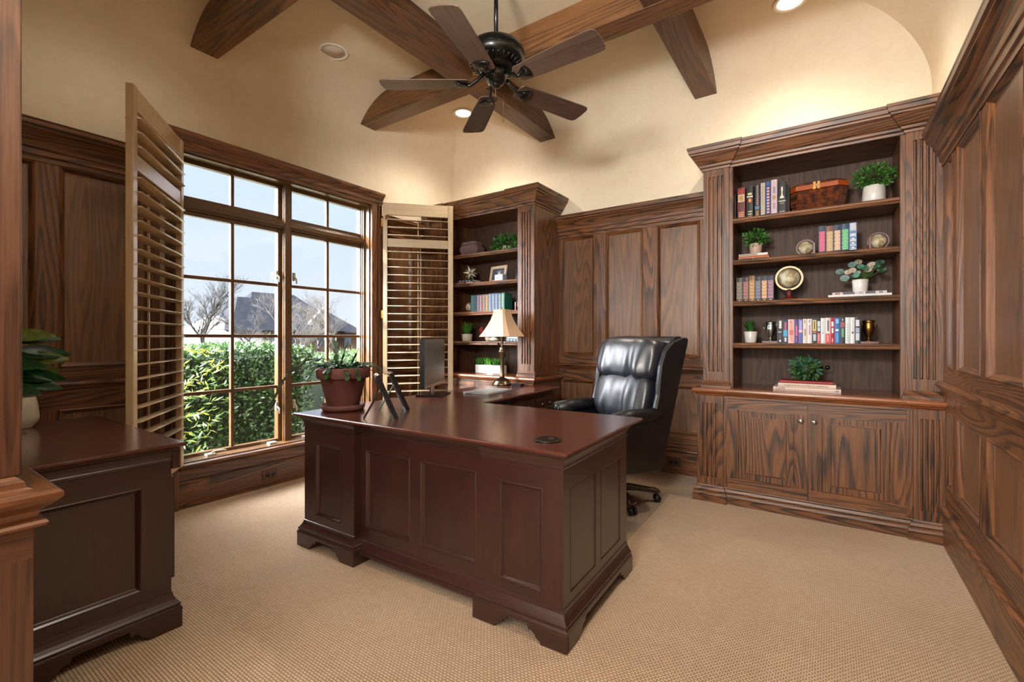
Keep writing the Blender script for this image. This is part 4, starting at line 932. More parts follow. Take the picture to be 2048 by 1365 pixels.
for x0_, x1_, base, acc, lab in ((-.570, -.528, (30, 28, 26), (112, 96, 66), 'black and bronze banded book, leftmost of six left of the large globe'), (-.526, -.487, (36, 30, 36), (150, 78, 70), 'dark book with brick red bands left of the large globe'), (-.485, -.447, (132, 92, 36), (176, 134, 62), 'golden brown banded book left of the large globe'),
      (-.445, -.407, (26, 30, 42), (92, 92, 112), 'charcoal and slate banded book left of the large globe'), (-.405, -.367, (30, 34, 50), (206, 146, 84), 'navy book with orange bands left of the large globe'), (-.365, -.327, (36, 36, 70), (140, 92, 116), 'indigo and mauve banded book right beside the large globe')):
    mk = [(.10, .82, .08, .92, acc)] + [(v, v + .02, .06, .94, base) for v in (.24, .38, .52, .66)] + bars(tuple(min(255, int(q * 1.35)) for q in acc), 5, .12, .80, .3, .7, .35) + bars(tuple(int(q * .5) for q in acc), 9, .12, .82, .42, .58, .3) + [(.03, .06, .35, .65, (200, 190, 160))]
    book(x0_, S3_, x1_ - x0_, .178 if base != (132, 92, 36) else .186, .14, base, lab, mk, group=G3)
G4 = 'paperbacks between the two urn bookends'
E4 = [-.306, -.270, -.239, -.2, -.176, -.150, -.124, -.097, -.068, -.047, -.022, .009, .030, .061, .089, .116, .140, .171]
D4 = [((30, 36, 50), [(.62, .95, .35, .8, (206, 200, 190)), (.44, .5, .2, .8, (150, 150, 160)), (.2, .35, .4, .6, (110, 40, 50)), (.06, .14, .4, .7, (220, 220, 220))], 'dark slate paperback with white S lettering, first of the long row'),
  ((24, 42, 74), [(.28, .55, .1, .9, (40, 150, 190)), (.55, .88, .3, .75, (160, 52, 92)), (.06, .24, .3, .75, (190, 196, 206))], 'navy paperback with a turquoise band'),
  ((222, 178, 172), [(.1, .9, .3, .7, (206, 140, 134)), (.35, .55, .25, .8, (190, 84, 84)), (.86, .95, .3, .6, (170, 120, 110))], 'salmon pink paperback near the left of the long row'),
  ((84, 56, 120), [(.3, .72, .3, .8, (190, 84, 120)), (.75, .9, .2, .7, (60, 36, 96)), (.05, .25, .2, .8, (110, 60, 130))], 'purple paperback with magenta lettering'),
  ((98, 104, 176), [(.5, .95, .2, .8, (150, 150, 206)), (.1, .45, .2, .75, (76, 84, 160)), (.45, .55, .1, .9, (214, 170, 180))], 'periwinkle blue paperback beside the purple one'),
  ((222, 208, 196), [(.3, .6, .3, .7, (150, 130, 110)), (.82, .95, .3, .6, (150, 120, 90))], 'ivory paperback with small brown print'),
  ((228, 220, 222), [(.35, .75, .3, .7, (176, 130, 150)), (.85, .95, .3, .6, (120, 130, 120))], 'white paperback with mauve lettering'),
  ((34, 38, 44), [(.50, .92, .15, .9, (206, 180, 110)), (.40, .48, .15, .9, (170, 84, 60)), (.10, .36, .25, .85, (170, 190, 200)), (.55, .88, .4, .65, (70, 60, 40))], 'black paperback with a yellow title panel'),
  ((40, 36, 44), [(.66, .88, .1, .9, (186, 198, 206)), (.48, .64, .1, .9, (176, 190, 200)), (.0, .42, .05, .95, (190, 48, 72)), (.1, .36, .4, .6, (230, 190, 190))], 'black, grey and crimson paperback'),
  ((226, 230, 232), [(.35, .9, .4, .6, (190, 196, 200)), (.38, .44, .3, .6, (110, 160, 120))], 'white paperback with a tiny green mark'),
  ((220, 206, 204), [(.0, .38, .08, .95, (190, 44, 70)), (.48, .90, .4, .7, (76, 72, 84)), (.08, .32, .35, .6, (224, 150, 150))], 'white and red paperback with dark title'),
  ((176, 32, 56), [(.66, .84, .2, .8, (228, 216, 220)), (.4, .6, .3, .75, (232, 224, 226)), (.05, .2, .3, .7, (220, 140, 150))], 'crimson paperback with white blocks'),
  ((40, 104, 168), [(.48, .56, .2, .75, (222, 232, 240)), (.78, .95, .25, .75, (130, 180, 220)), (.05, .4, .25, .75, (70, 140, 200))], 'bright blue paperback with a white emblem'),
  ((36, 44, 50), [(.62, .82, .1, .9, (150, 44, 62)), (.24, .58, .3, .75, (90, 160, 110)), (.88, .95, .4, .6, (180, 200, 200))], 'charcoal paperback with red block and green title'),
  ((216, 222, 224), bars((170, 190, 188), 7, .1, .8, .3, .7, .5), 'white paperback with pale green print'),
  ((226, 226, 228), [(.38, .46, .3, .75, (60, 66, 72))] + bars((186, 186, 192), 6, .5, .92, .35, .65, .5), 'white paperback with a small dark bird'),
  ((30, 34, 46), [(.66, .9, .15, .8, (196, 206, 214)), (.42, .60, .15, .8, (150, 160, 206)), (.12, .40, .15, .8, (190, 200, 210))], 'black paperback with pale panels, last of the long row')]
for i, (c_, mk, lab) in enumerate(D4):
    book(E4[i] + .0004, S4_, E4[i + 1] - E4[i] - .0012, (.168 if i < 7 else .173) + rnd.uniform(-.001, .001), .12, c_, lab, mk, group=G4)
# stacked books
def flatbook(x, z, w, h, d, c, label, y, marks=(), group=None, rz=0.0): return book(x, z, w, h, d, c, label, marks, y, group, True, rz)
GS = 'flat books stacked under plants'
flatbook(-.555, S2_, .20, .018, .15, (206, 190, 170), 'brown and cream flat book at the bottom of the stack under the leafy plant', 3.80, [(.02, .06, .1, .9, (110, 60, 30)), (.25, .45, .1, .9, (70, 50, 34)), (.5, .95, .1, .9, (40, 26, 18)), (.06, .25, .1, .9, (60, 36, 22))], GS)
flatbook(-.557, S2_ + .0185, .20, .013, .15, (196, 84, 34), 'orange flat book in the middle of the stack under the leafy plant', 3.80, [(.0, .95, .3, .5, (216, 130, 60))], GS)
flatbook(-.555, S2_ + .032, .192, .018, .14, (190, 176, 160), 'beige flat book on top of the stack under the leafy plant', 3.80, bars((120, 108, 100), 8, .05, .6, .3, .7, .6) + [(.65, .98, .1, .9, (216, 214, 210))], GS)
flatbook(-.005, S3_, .335, .020, .20, (232, 230, 232), 'long white flat book under the pale-leaved plant', 3.79, bars((200, 200, 206), 14, .12, .8, .35, .65, .5), GS)
flatbook(.018, S3_ + .0205, .288, .016, .18, (214, 210, 212), 'black and white striped flat book on the long white one', 3.80, [(.05, .15, .1, .9, (150, 90, 90)), (.2, .42, .05, .95, (40, 42, 56)), (.5, .58, .05, .95, (160, 164, 176)), (.62, .8, .05, .95, (50, 54, 66)), (.86, .93, .1, .9, (110, 116, 130))], GS)
b3 = flatbook(-.325, CT, .39, .026, .22, (216, 196, 186), 'pale pink flat book titled CATS at the bottom of the counter stack', 3.73, [(.92, .97, .3, .7, (150, 140, 140))], GS)
text(b3, 'CATS', .0235, (.014, -.0024, .013), (R(90), 0, 0), (20, 18, 18))
b2 = flatbook(-.296, CT + .0265, .335, .026, .20, (222, 202, 186), 'cream flat book with grey capitals in the middle of the counter stack', 3.745, (), GS)
text(b2, "NORMAN ROCKWELL'S AMERICA", .0155, (.035, -.0024, .013), (R(90), 0, 0), (128, 112, 106), width=1.12)
flatbook(-.287, CT + .053, .31, .016, .19, (158, 48, 48), 'red flat book on top of the counter stack under the leafy ball', 3.755, [(.02, .98, .0, .16, (120, 30, 34))], GS)

# woven basket
t_ = NT('weave'); v = t_.coord((1, 1, 1))
sp_ = t_.n('ShaderNodeSeparateXYZ', {0: v}); x_, y_, z_ = sp_.outputs
a1 = t_.math('SINE', t_.math('MULTIPLY', t_.math('ADD', t_.math('ADD', x_, y_), z_), 400.0)); a2 = t_.math('SINE', t_.math('MULTIPLY', t_.math('SUBTRACT', t_.math('ADD', x_, y_), z_), 400.0))
pr_ = t_.math('MULTIPLY', a1, a2); nz_ = t_.n('ShaderNodeTexNoise', {'Vector': v, 'Scale': 28.0, 'Detail': 1.0}).outputs['Fac']
t_.set(Base_Color=t_.mix(t_.ramp(t_.math('ADD', t_.math('MULTIPLY', pr_, .35), nz_), [(.3, 0), (.7, 1)]), srgb(44, 34, 34), srgb(150, 80, 44)), Roughness=.25); t_.bump(pr_, .8, .004); M['weave'] = t_.m
plain('orange_wood', srgb(176, 84, 34), .25, 0, .6, noise=.3, nscale=20)
t = thing('basket', 'dark woven lidded basket with an orange wooden rim on the top shelf', 'basket', (-.065, 3.905, S1_), R(-3))
def octo(hx, hy, ch_): return [(-hx + ch_, -hy), (hx - ch_, -hy), (hx, -hy + ch_), (hx, hy - ch_), (hx - ch_, hy), (-hx + ch_, hy), (-hx, hy - ch_), (-hx, -hy + ch_)]
def loft(m_, secs, mat, smooth=False):
    n = len(secs[0][0]); vs = [(p[0], p[1], z) for s_, z in secs for p in s_]
    fs = [(i * n + k, i * n + (k + 1) % n, (i + 1) * n + (k + 1) % n, (i + 1) * n + k) for i in range(len(secs) - 1) for k in range(n)] + [tuple(range(n))[::-1], tuple((len(secs) - 1) * n + k for k in range(n))]
    return m_.add(vs, fs, mat, smooth)
mb = MB(); loft(mb, [(octo(.125, .075, .04), 0), (octo(.15, .09, .05), .03), (octo(.165, .098, .055), .08), (octo(.172, .10, .055), .155)], 'weave'); mb.build('body', t, bevel=.006)
mb = MB(); loft(mb, [(octo(.175, .103, .055), .155), (octo(.178, .105, .055), .158), (octo(.176, .104, .055), .188), (octo(.17, .1, .055), .19)], 'orange_wood'); mb.build('rim', t, bevel=.002)
mb = MB(); loft(mb, [(octo(.170, .10, .055), .190), (octo(.15, .085, .05), .208), (octo(.10, .05, .03), .218)], 'weave'); mb.build('lid', t, bevel=.006)
mb = MB(); mb.box(-.02, -.004, -.112, -.104, .15, .20, 'brass').box(.004, .02, -.112, -.104, .15, .20, 'brass').box(-.006, .006, -.116, -.106, .165, .185, 'pewter'); mb.build('clasp', t)

# potted plants
P_ = 'leaf_green'
t = thing('potted_plant', 'bushy fine-leaved green plant in a dented white pot on the top shelf', 'plant', (.243, 3.87, S1_), 0, 'small potted plants in the bookcases')
round_pot(t, .066, .060, .128, 'white_ceramic', n=24, lobes=lambda a, z: 1 + .03 * math.sin(a * 5 + z * 60) + .02 * math.sin(a * 3 - z * 45) + (.06 if .03 < z < .1 else 0))
mb = MB(); bush(mb, (0, -.01, .19), .105, 750, .022, .009, ['leaf_bright', 'leaf_green', 'leaf_bright'], (1.15, .8, .75), .3, .125); mb.build('foliage', t)
t = thing('potted_plant', 'small leafy plant in a blush pot standing on a stack of books', 'plant', (-.45, 3.86, S2_ + .0505), 0, 'small potted plants in the bookcases')
round_pot(t, .038, .045, .078, 'blush_ceramic')
mb = MB(); bush(mb, (0, 0, .12), .085, 240, .026, .017, ['leaf_bright', 'leaf_green'], (1, .8, .75), .1, .05); mb.build('foliage', t)
t = thing('potted_plant', 'plant with dusty blue leaves and cream blooms in a white pot', 'plant', (.172, 3.88, S3_ + .037), 0, 'small potted plants in the bookcases')
round_pot(t, .040, .046, .085, 'white_ceramic')
mb = MB()
for dx, dz, s_, m2 in ((-.13, .13, .05, 'leaf_dusty'), (-.10, .08, .055, 'leaf_dusty'), (-.05, .17, .05, 'leaf_dusty'), (-.01, .19, .045, 'petal_cream'), (.03, .14, .04, 'leaf_blue'), (-.05, .13, .045, 'petal_cream'), (-.08, .12, .04, 'petal_cream'), (.075, .16, .055, 'petal_cream'), (.05, .13, .045, 'petal_cream'), (.10, .14, .04, 'leaf_deep'), (-.02, .11, .04, 'leaf_dusty'), (.02, .10, .045, 'leaf_green'), (.06, .10, .045, 'leaf_deep'), (.12, .17, .05, 'leaf_deep'), (0, .15, .04, 'leaf_blue'), (.13, .12, .05, 'leaf_deep'), (-.03, .09, .04, 'leaf_blue')):
    y_ = rnd.uniform(-.05, .05); mb.tube([(0, 0, .07), (dx * .5, y_ * .5, .07 + dz * .3), (dx * .85, y_, .02 + dz)], .0014, 'leaf_olive', 4)
    vs = [(dx * .85 + s_ * .5 * math.cos(a), y_ - .012 * math.cos(a), .02 + dz + s_ * .4 * math.sin(a)) for a in [i * math.pi / 5 for i in range(10)]]
    mb.add(vs + [(dx * .85, y_ + .008, .02 + dz)], [(i, (i + 1) % 10, 10) for i in range(10)], m2, True)
mb.build('foliage', t)
t = thing('potted_plant', 'dark spiky succulent in a small white pot left of the long paperback row', 'plant', (-.483, 3.86, S4_), 0, 'small potted plants in the bookcases')
round_pot(t, .038, .046, .085, 'white_ceramic')
mb = MB(); blades(mb, (0, 0, .072), 50, .105, .062, .008, 'leaf_green', .02, .3); mb.build('foliage', t)
t = thing('leafy_ball', 'round ball of blue-green artificial leaves on the counter book stack', 'plant', (-.133, 3.86, CT + .069))
mb = MB(); mb.lathe([(0, .02), (.05, .03), (.072, .075), (.05, .13), (0, .14)], 'plant_dark', n=16); mb.build('core', t)
mb = MB(); bush(mb, (0, 0, .080), .092, 520, .034, .013, ['leaf_blue', 'leaf_blue', 'leaf_green', 'leaf_olive'], (1, 1, .86), .1, .0); mb.build('foliage', t)
t = thing('potted_plant', 'trailing green ivy spread behind a small frame on a flat book, left bookcase', 'plant', (-2.745, 3.90, S1_ + .012), 0, 'small potted plants in the bookcases')
round_pot(t, .035, .042, .06, 'white_ceramic')
mb = MB(); bush(mb, (0, 0, .085), .17, 420, .034, .022, ['leaf_green', 'leaf_bright', 'leaf_deep'], (1.1, .5, .55), .1, .005); mb.build('foliage', t)
t = thing('potted_plant', 'spiky grass-like plant in a round cream pot, left bookcase', 'plant', (-3.235, 3.86, S4_), 0, 'small potted plants in the bookcases')
round_pot(t, .052, .060, .078, 'cream_ceramic', lobes=lambda a, z: 1 + (.05 if .02 < z < .06 else 0))
mb = MB(); blades(mb, (0, 0, .065), 80, .155, .13, .007, 'leaf_bright', .03, .5); mb.build('foliage', t)
t = thing('grass_planter', 'long white rectangular planter of short green grass on the left counter', 'planter', (-2.90, 3.84, CT), 0)
mb = MB(); mb.box(-.17, .17, -.045, .045, 0, .085, 'white_ceramic'); mb.build('planter_box', t, bevel=.003)
mb = MB()
for i in range(30): blades(mb, (rnd.uniform(-.155, .155), rnd.uniform(-.035, .035), .083), 18, .085, .04, .004, 'leaf_bright', .012, .5)
mb.build('grass', t)

# globes
t_ = NT('globe_map'); v = t_.coord(); n_ = t_.n('ShaderNodeTexNoise', {'Vector': v, 'Scale': 26.0, 'Detail': 6.0}).outputs['Fac']
t_.set(Base_Color=t_.mix(t_.ramp(n_, [(.46, 0), (.52, 1)]), srgb(206, 200, 176), srgb(168, 150, 112)), Roughness=.35); M['globe_map'] = t_.m
plain('red_wood', srgb(92, 30, 28), .4, 0, .15); plain('meridian', srgb(160, 140, 104), .4, .3)
def ringband(m_, r, w_, th, mat, T=None, n=44, a0=0.0, a1=2 * math.pi):
    vs = []; fs = []
    for i in range(n + 1):
        a = a0 + (a1 - a0) * i / n
        for rr, yy in ((r, -w_), (r + th, -w_), (r + th, w_), (r, w_)): vs.append((rr * math.cos(a), yy, rr * math.sin(a)))
    for i in range(n):
        for k in range(4): fs.append((i * 4 + k, i * 4 + (k + 1) % 4, (i + 1) * 4 + (k + 1) % 4, (i + 1) * 4 + k))
    m_.add(vs, fs, mat, False, T)
def sphere(m_, r, mat, c=(0, 0, 0), n=32): m_.lathe([(r * math.sin(math.pi * i / 18) if 0 < i < 18 else 0, -r * math.cos(math.pi * i / 18)) for i in range(19)], mat, c=c, n=n)
t = thing('globe', 'desk globe on a turned red wooden stand with brass meridian ring', 'globe', (-.236, 3.85, S3_))
mb = MB(); mb.lathe([(0, 0), (.058, 0), (.060, .006), (.048, .014), (.03, .02), (.018, .03), (.017, .04), (.022, .045), (.017, .05), (.02, .06), (.014, .066), (.014, .078), (0, .08)], 'red_wood', n=32); mb.build('stand', t)
mb = MB(); ringband(mb, .074, .004, .013, 'meridian', lambda x, y, z: (x, y, z + .158)); mb.tube([(.05, 0, .21), (.068, 0, .225), (.078, 0, .236)], .003, 'brass', 6); mb.build('meridian_ring', t)
mb = MB(); sphere(mb, .069, 'globe_map', (0, 0, .158)); mb.build('sphere', t)
def bookend(x, y, z, s_, side_, label):
    t = thing('globe_bookend', label, 'bookend', (x, y, z), 0, 'globe bookends')
    m_ = MB(); m_.box(-.055, .055, -.04, .04, 0, .008, 'red_wood').box(side_ * .047 - .004, side_ * .047 + .004 + .006, -.04, .04, .008, .088, 'red_wood'); m_.build('base', t, bevel=.001)
    m_ = MB(); ringband(m_, .050 * s_, .006, .008, 'red_wood', lambda x, y, z: (x, y + .0, z + .062)); m_.build('ring', t)
    m_ = MB(); sphere(m_, .046 * s_, 'globe_map', (0, 0, .062)); m_.build('sphere', t)
bookend(-.135, 3.85, S2_, 1, 1, 'small globe bookend left of the five bright banded books'); bookend(.265, 3.85, S2_, 1, -1, 'small globe bookend right of the five bright banded books')
bookend(-2.535, 3.86, S3_, .95, -1, 'small globe bookend right of the eleven leather books, left bookcase'); bookend(-3.20, 3.86, S3_, .95, 1, 'shadowed small globe bookend at the shutter end, left bookcase')
# urn bookends
def urn(x, z, side_, mat, label):
    t = thing('urn_bookend', label, 'bookend', (x, 3.85, z), 0, 'urn bookends')
    m_ = MB(); m_.box(-.05, .05, -.035, .035, 0, .014, 'red_wood'); m_.build('base', t)
    m_ = MB(); m_.lathe([(0, .014), (.026, .016), (.024, .022), (.010, .03), (.010, .038), (.022, .06), (.032, .095), (.033, .115), (.028, .128), (.03, .14), (.034, .15), (.028, .154), (0, .154)], mat, n=28, lobes=lambda a, z: 1 + .03 * math.sin(a * 12 + z * 60)); m_.build('urn', t)
    for q in (-1, 1):
        m_ = MB(); m_.tube([(q * .03, 0, .09), (q * .044, 0, .11), (q * .042, 0, .135), (q * .03, 0, .145)], .003, mat, 6); m_.build('handle', t)
urn(-.352, S4_, 1, 'silver_metal', 'pale metal urn bookend at the left end of the paperback row'); urn(.215, S4_, -1, 'brass', 'dark gold urn bookend at the right end of the paperback row')

# left bookcase things
E5 = [-3.127, -3.077, -3.047, -3.015, -2.972, -2.933, -2.895, -2.85, -2.813, -2.769, -2.73, -2.689]
D5 = [((70, 130, 140), (130, 170, 170), 'teal leather book, leftmost of the row of eleven'), ((56, 74, 110), (160, 170, 180), 'slim navy leather book, second of the row of eleven'), ((110, 110, 130), (206, 196, 190), 'grey leather book, third of the row of eleven'), ((120, 60, 66), (214, 196, 180), 'maroon leather book in the row of eleven'), ((110, 90, 84), (186, 160, 140), 'taupe leather book in the row of eleven'),
      ((136, 84, 50), (220, 190, 130), 'tan leather book in the row of eleven'), ((60, 96, 120), (160, 176, 186), 'steel blue leather book in the row of eleven'), ((70, 96, 130), (190, 196, 206), 'slate blue leather book with pale bands in the row of eleven'), ((50, 84, 120), (170, 190, 206), 'deep blue leather book, third from the right of the row'), ((54, 80, 90), (206, 206, 200), 'grey-green leather book, second from the right of the row'), ((36, 110, 92), (170, 206, 180), 'emerald leather book, rightmost of the row of eleven')]
for i, (c_, g_, lab) in enumerate(D5):
    book(E5[i] + .0004, S3_, E5[i + 1] - E5[i] - .0014, .180 + .004 * (i > 5), .14, c_, lab, bars(g_, 11, .06, .96, .25, .75, .4), group='leather-bound books on the left bookcase')
t = thing('jewelry_box', 'bulging carved pinkish box with lid in the shade of the left top shelf', 'box', (-3.20, 3.90, S1_))
plain('carved', srgb(120, 96, 96), .6, bumpk=1.0, bscale=120)
mb = MB(); loft(mb, [(octo(.115, .07, .012), 0), (octo(.115, .07, .012), .016), (octo(.10, .06, .012), .02), (octo(.122, .075, .015), .06), (octo(.125, .078, .015), .085), (octo(.105, .065, .012), .125)], 'carved'); mb.build('body', t, bevel=.004)
mb = MB(); loft(mb, [(octo(.098, .06, .012), .128), (octo(.105, .065, .012), .14), (octo(.10, .06, .012), .158), (octo(.05, .03, .01), .172)], 'carved'); mb.build('lid', t, bevel=.004)
mb = MB(); mb.lathe([(0, 0), (.010, 0), (.010, .004), (0, .006)], 'brass', n=12, T=lambda x, y, z: (x, -.066 - z, .143 + y)); mb.build('clasp', t)
flatbook(-2.87, S1_, .235, .011, .14, (226, 226, 228), 'white flat book under the ivy, left bookcase', 3.80, [(0, 1, .0, .3, (60, 70, 80))])
flatbook(-3.385, S2_, .30, .030, .16, (104, 40, 44), 'maroon flat book with silver letters under the metal star', 3.80, bars((160, 120, 124), 8, .03, .5, .2, .8, .6) + bars((216, 212, 206), 5, .64, .95, .15, .85, .6))
flatbook(-3.32, S2_ + .0305, .20, .018, .14, (34, 66, 88), 'dark teal flat book directly under the metal star', 3.81, bars((170, 190, 200), 4, .1, .95, .2, .8, .4))
plain('star_metal', srgb(196, 186, 164), .35, .5, noise=.25, nscale=30)
t = thing('star_ornament', 'aged silver three-dimensional star on two flat books', 'ornament', (-3.19, 3.865, S2_ + .05))
mb = MB()
ico = [Vector(v).normalized() for v in ((0, 1, 1.618), (0, 1, -1.618), (0, -1, 1.618), (0, -1, -1.618), (1, 1.618, 0), (1, -1.618, 0), (-1, 1.618, 0), (-1, -1.618, 0), (1.618, 0, 1), (1.618, 0, -1), (-1.618, 0, 1), (-1.618, 0, -1))]
for i, d_ in enumerate(ico):
    near = sorted(range(12), key=lambda j: (ico[j] - d_).length)[1:6]; axis = d_; ref = (ico[near[0]] - d_ * d_.dot(ico[near[0]])).normalized(); ref2 = d_.cross(ref)
    base = [(d_ * .026 + (ref * math.cos(k * 2 * math.pi / 5 + .63) + ref2 * math.sin(k * 2 * math.pi / 5 + .63)) * .019) for k in range(5)]
    cz_ = Vector((0, 0, .078)); mb.add([tuple(cz_ + b_ * 1.05) for b_ in base] + [tuple(cz_ + d_ * .088)], [(k, (k + 1) % 5, 5) for k in range(5)], 'star_metal')
mb.build('star', t)
t = thing('photo_frame', 'light wooden photo frame with a dog picture, left bookcase', 'picture frame', (-2.83, 3.86, S2_), R(-8))
lean = R(12); TF = lambda x, y, z: (x, z * math.sin(lean) + y, z * math.cos(lean))
mb = MB()
for a, b, c_, d_ in ((-.115, .115, 0, .03), (-.115, .115, .15, .18), (-.115, -.085, .03, .15), (.085, .115, .03, .15)): mb.box(a, b, -.012, 0, c_, d_, 'shutterwood_x', TF)
mb.build('frame', t, bevel=.002)
mb = MB(); mb.box(-.085, .085, -.004, .0, .03, .15, pm((34, 36, 56)), TF); ph = mb.build('photo', t)
mb = MB(); 
for dx, dz, r_ in ((.01, .07, .026), (.012, .095, .017), (-.006, .118, .007), (.026, .120, .007), (.0, .05, .024)): mb.prism([(dx + r_ * math.cos(a), dz + r_ * 1.1 * math.sin(a)) for a in [i * math.pi / 7 for i in range(14)]], -.0055 - r_ * .01, -.004, pm((186, 176, 170)), lambda p, q, a: TF(p, a, q))
mb.build('dog_picture', ph)
mb = MB(); mb.box(-.02, .02, .03, .034, .0, .12, 'black'); mb.build('easel_leg', t)
t = thing('photo_frame', 'dark photo frame cut off by the bookcase edge, left bookcase', 'picture frame', (-2.545, 3.87, S2_), R(-5))
mb = MB()
for a, b, c_, d_ in ((-.07, .07, 0, .018), (-.07, .07, .145, .163), (-.07, -.052, .018, .145), (.052, .07, .018, .145)): mb.box(a, b, -.012, 0, c_, d_, 'frame_black', TF)
mb.build('frame', t, bevel=.002)
mb = MB(); mb.box(-.052, .052, -.004, 0, .018, .145, pm((176, 180, 200)), TF).box(-.03, .02, -.0055, -.004, .02, .11, pm((90, 96, 130)), TF).box(.0, .05, -.0055, -.004, .02, .05, pm((190, 60, 110)), TF); mb.build('photo', t)
plain('ceramic_blue', srgb(150, 160, 176), .35)
t = thing('ceramic_box', 'small pale patterned square box before the wooden photo frame', 'box', (-2.745, 3.80, S2_), R(-6))
mb = MB(); mb.box(-.055, .055, -.03, .03, 0, .07, 'ceramic_blue'); mb.build('body', t, bevel=.002)
mb = MB()
for i in range(3):
    for j in range(2): mb.box(-.048 + i * .034, -.022 + i * .034, -.0312, -.0298, .008 + j * .032, .032 + j * .032, pm((206, 206, 206)))
mb.build('tile_pattern', t)
t = thing('bird_figurine', 'figurine of a red cardinal perched over a pale bowl, left bookcase', 'figurine', (-3.03, 3.85, S4_))
mb = MB(); mb.lathe([(0, 0), (.03, 0), (.04, .02), (.043, .045), (.040, .045), (0, .03)], 'blush_ceramic', n=24, c=(.10, 0, 0)); mb.build('bowl', t)
mb = MB()
mb.tube([(.07, 0, .04), (.05, 0, .07), (.01, 0, .08)], .005, 'soil', 6)
mb.tube([(.09, -.02, .05), (.13, -.03, .06), (.16, -.02, .05)], .014, 'dark_metal', 6); mb.build('branch', t)
plain('bird_red', srgb(150, 40, 44), .6)
mb = MB(); mb.lathe([(0, -.035), (.012, -.028), (.024, -.008), (.026, .006), (.018, .02), (.017, .028), (.008, .037), (0, .04)], 'bird_red', n=18, c=(.0, 0, .115)); mb.tube([(-.005, 0, .09), (-.035, 0, .075)], [.008, .003], 'bird_red', 6); mb.tube([(.014, 0, .142), (.026, 0, .14)], [.005, .001], 'orange_wood', 6); mb.build('bird', t)
t = thing('seashell', 'cream seashell lying beside the bird figurine, left bookcase', 'shell', (-2.82, 3.79, S4_))
mb = MB(); mb.tube([(-.06, 0, .02), (-.02, 0, .026), (.03, .005, .022), (.06, .01, .014)], [.006, .024, .018, .004], 'cream_ceramic', 14); mb.build('shell', t)
for i, (c_, lab) in enumerate((((60, 84, 96), 'dark teal flat book, lower of two right of the lamp shade'), ((150, 170, 178), 'pale blue flat book, upper of two right of the lamp shade'))):
    flatbook(-2.68 + i * .006, S4_ + i * .0265, .19, .026, .15, c_, lab, 3.80, bars((214, 216, 216), 4, .1, .9, .25, .75, .5))

# outlets
def outlet(T, label, grp='wooden wall outlets'):
    o_ = T(0, 0, 0); t = thing('wall_outlet', label, 'outlet', o_, 0, grp); off = Vector(o_); TT = lambda x, y, z: tuple(Vector(T(x, y, z)) - off)
    m_ = MB(); m_.box(-.06, .06, -.038, .038, 0, .008, 'oakback_z', TT); m_.build('cover_plate', t, bevel=.002)
    for s_ in (-1, 1):
        m_ = MB(); m_.lathe([(0, .0), (.016, .0), (.016, .0095), (.0, .0096)], 'black', n=18, c=(s_ * .021, 0, 0), T=TT); m_.build('socket', t)
outlet(lambda x, y, z: (XL + .024 + z, 1.965 + x, .098 + y), 'wooden outlet plate in the baseboard under the window')
outlet(lambda x, y, z: (-1.125 + x, YB - .034 - z, .105 + y), 'wooden outlet plate in the baseboard behind the leather chair')
outlet(lambda x, y, z: (-.03 + x, 4.12 - z, .975 + y), 'wooden outlet plate in the back of the right bookcase beside the leafy ball')
outlet(lambda x, y, z: (-2.93 + x, 4.12 - z, 1.0 + y), 'wooden outlet plate in the back of the left bookcase above the grass planter')

# ------------------------------------------------------------------ outside
t_ = NT('lawn'); v = t_.coord(); n_ = t_.n('ShaderNodeTexNoise', {'Vector': v, 'Scale': .6, 'Detail': 6.0}).outputs['Fac']
t_.set(Base_Color=t_.mix(t_.ramp(n_, [(.35, 0), (.65, 1)]), srgb(60, 66, 44), srgb(92, 84, 64)), Roughness=.95); M['lawn'] = t_.m
plain('bark', srgb(40, 38, 37), .9); plain('bark_pale', srgb(66, 62, 58), .9); plain('brick_wall', srgb(96, 76, 66), .9, noise=.2, nscale=3); plain('roof_slate', srgb(24, 26, 33), .95, noise=.4, nscale=2.5, spec=.1)
plain('stucco', srgb(128, 124, 122), .9); plain('window_dark', srgb(60, 68, 84), .2); plain('hedge_core', srgb(26, 40, 22), 1.0)
mb = MB(); mb.box(-140, XL - .16, -70, 150, -.5, -.28, 'lawn'); struct(mb.build('ground'))
def hedge(x0, x1, y0, y1, zt_, n, label, mats=('hedge_leaf',)):
    t = thing('hedge', label, 'hedge', ((x0 + x1) / 2, (y0 + y1) / 2, -.28)); ox, oy = (x0 + x1) / 2, (y0 + y1) / 2; H_ = zt_ + .28; hx, hy = (x1 - x0) / 2, (y1 - y0) / 2
    m_ = MB(); m_.box(-hx + .12, hx - .12, -hy + .1, hy - .1, 0, H_ - .12, 'hedge_core'); m_.build('core', t)
    m_ = MB()
    for _ in range(n):
        f = rnd.random(); u = rnd.uniform(-hy, hy)
        bump_ = .07 * mnoise.noise(Vector((u * 1.6, f * 3, 1.2)))
        if f < .58: p = Vector((hx - rnd.uniform(0, .12) + bump_, u, rnd.uniform(.0, H_))); nn = Vector((1, 0, .35))
        else: p = Vector((rnd.uniform(-hx, hx), u, H_ - rnd.uniform(0, .12) + .08 * mnoise.noise(Vector((u * 1.3, 7, 2))))); nn = Vector((.2, 0, 1))
        leaf(m_, p, (nn + rv(.9)).normalized(), rv(), rnd.uniform(.035, .06), rnd.uniform(.018, .03), rnd.choice(mats), .15, 2)
    tag(m_.build('foliage', t), kind='stuff'); return t
hedge(-6.1, -4.95, 1.0, 3.15, 1.10, 15000, 'clipped green hedge close outside the left half of the window', ('hedge_leaf', 'hedge_leaf_light', 'hedge_leaf'))
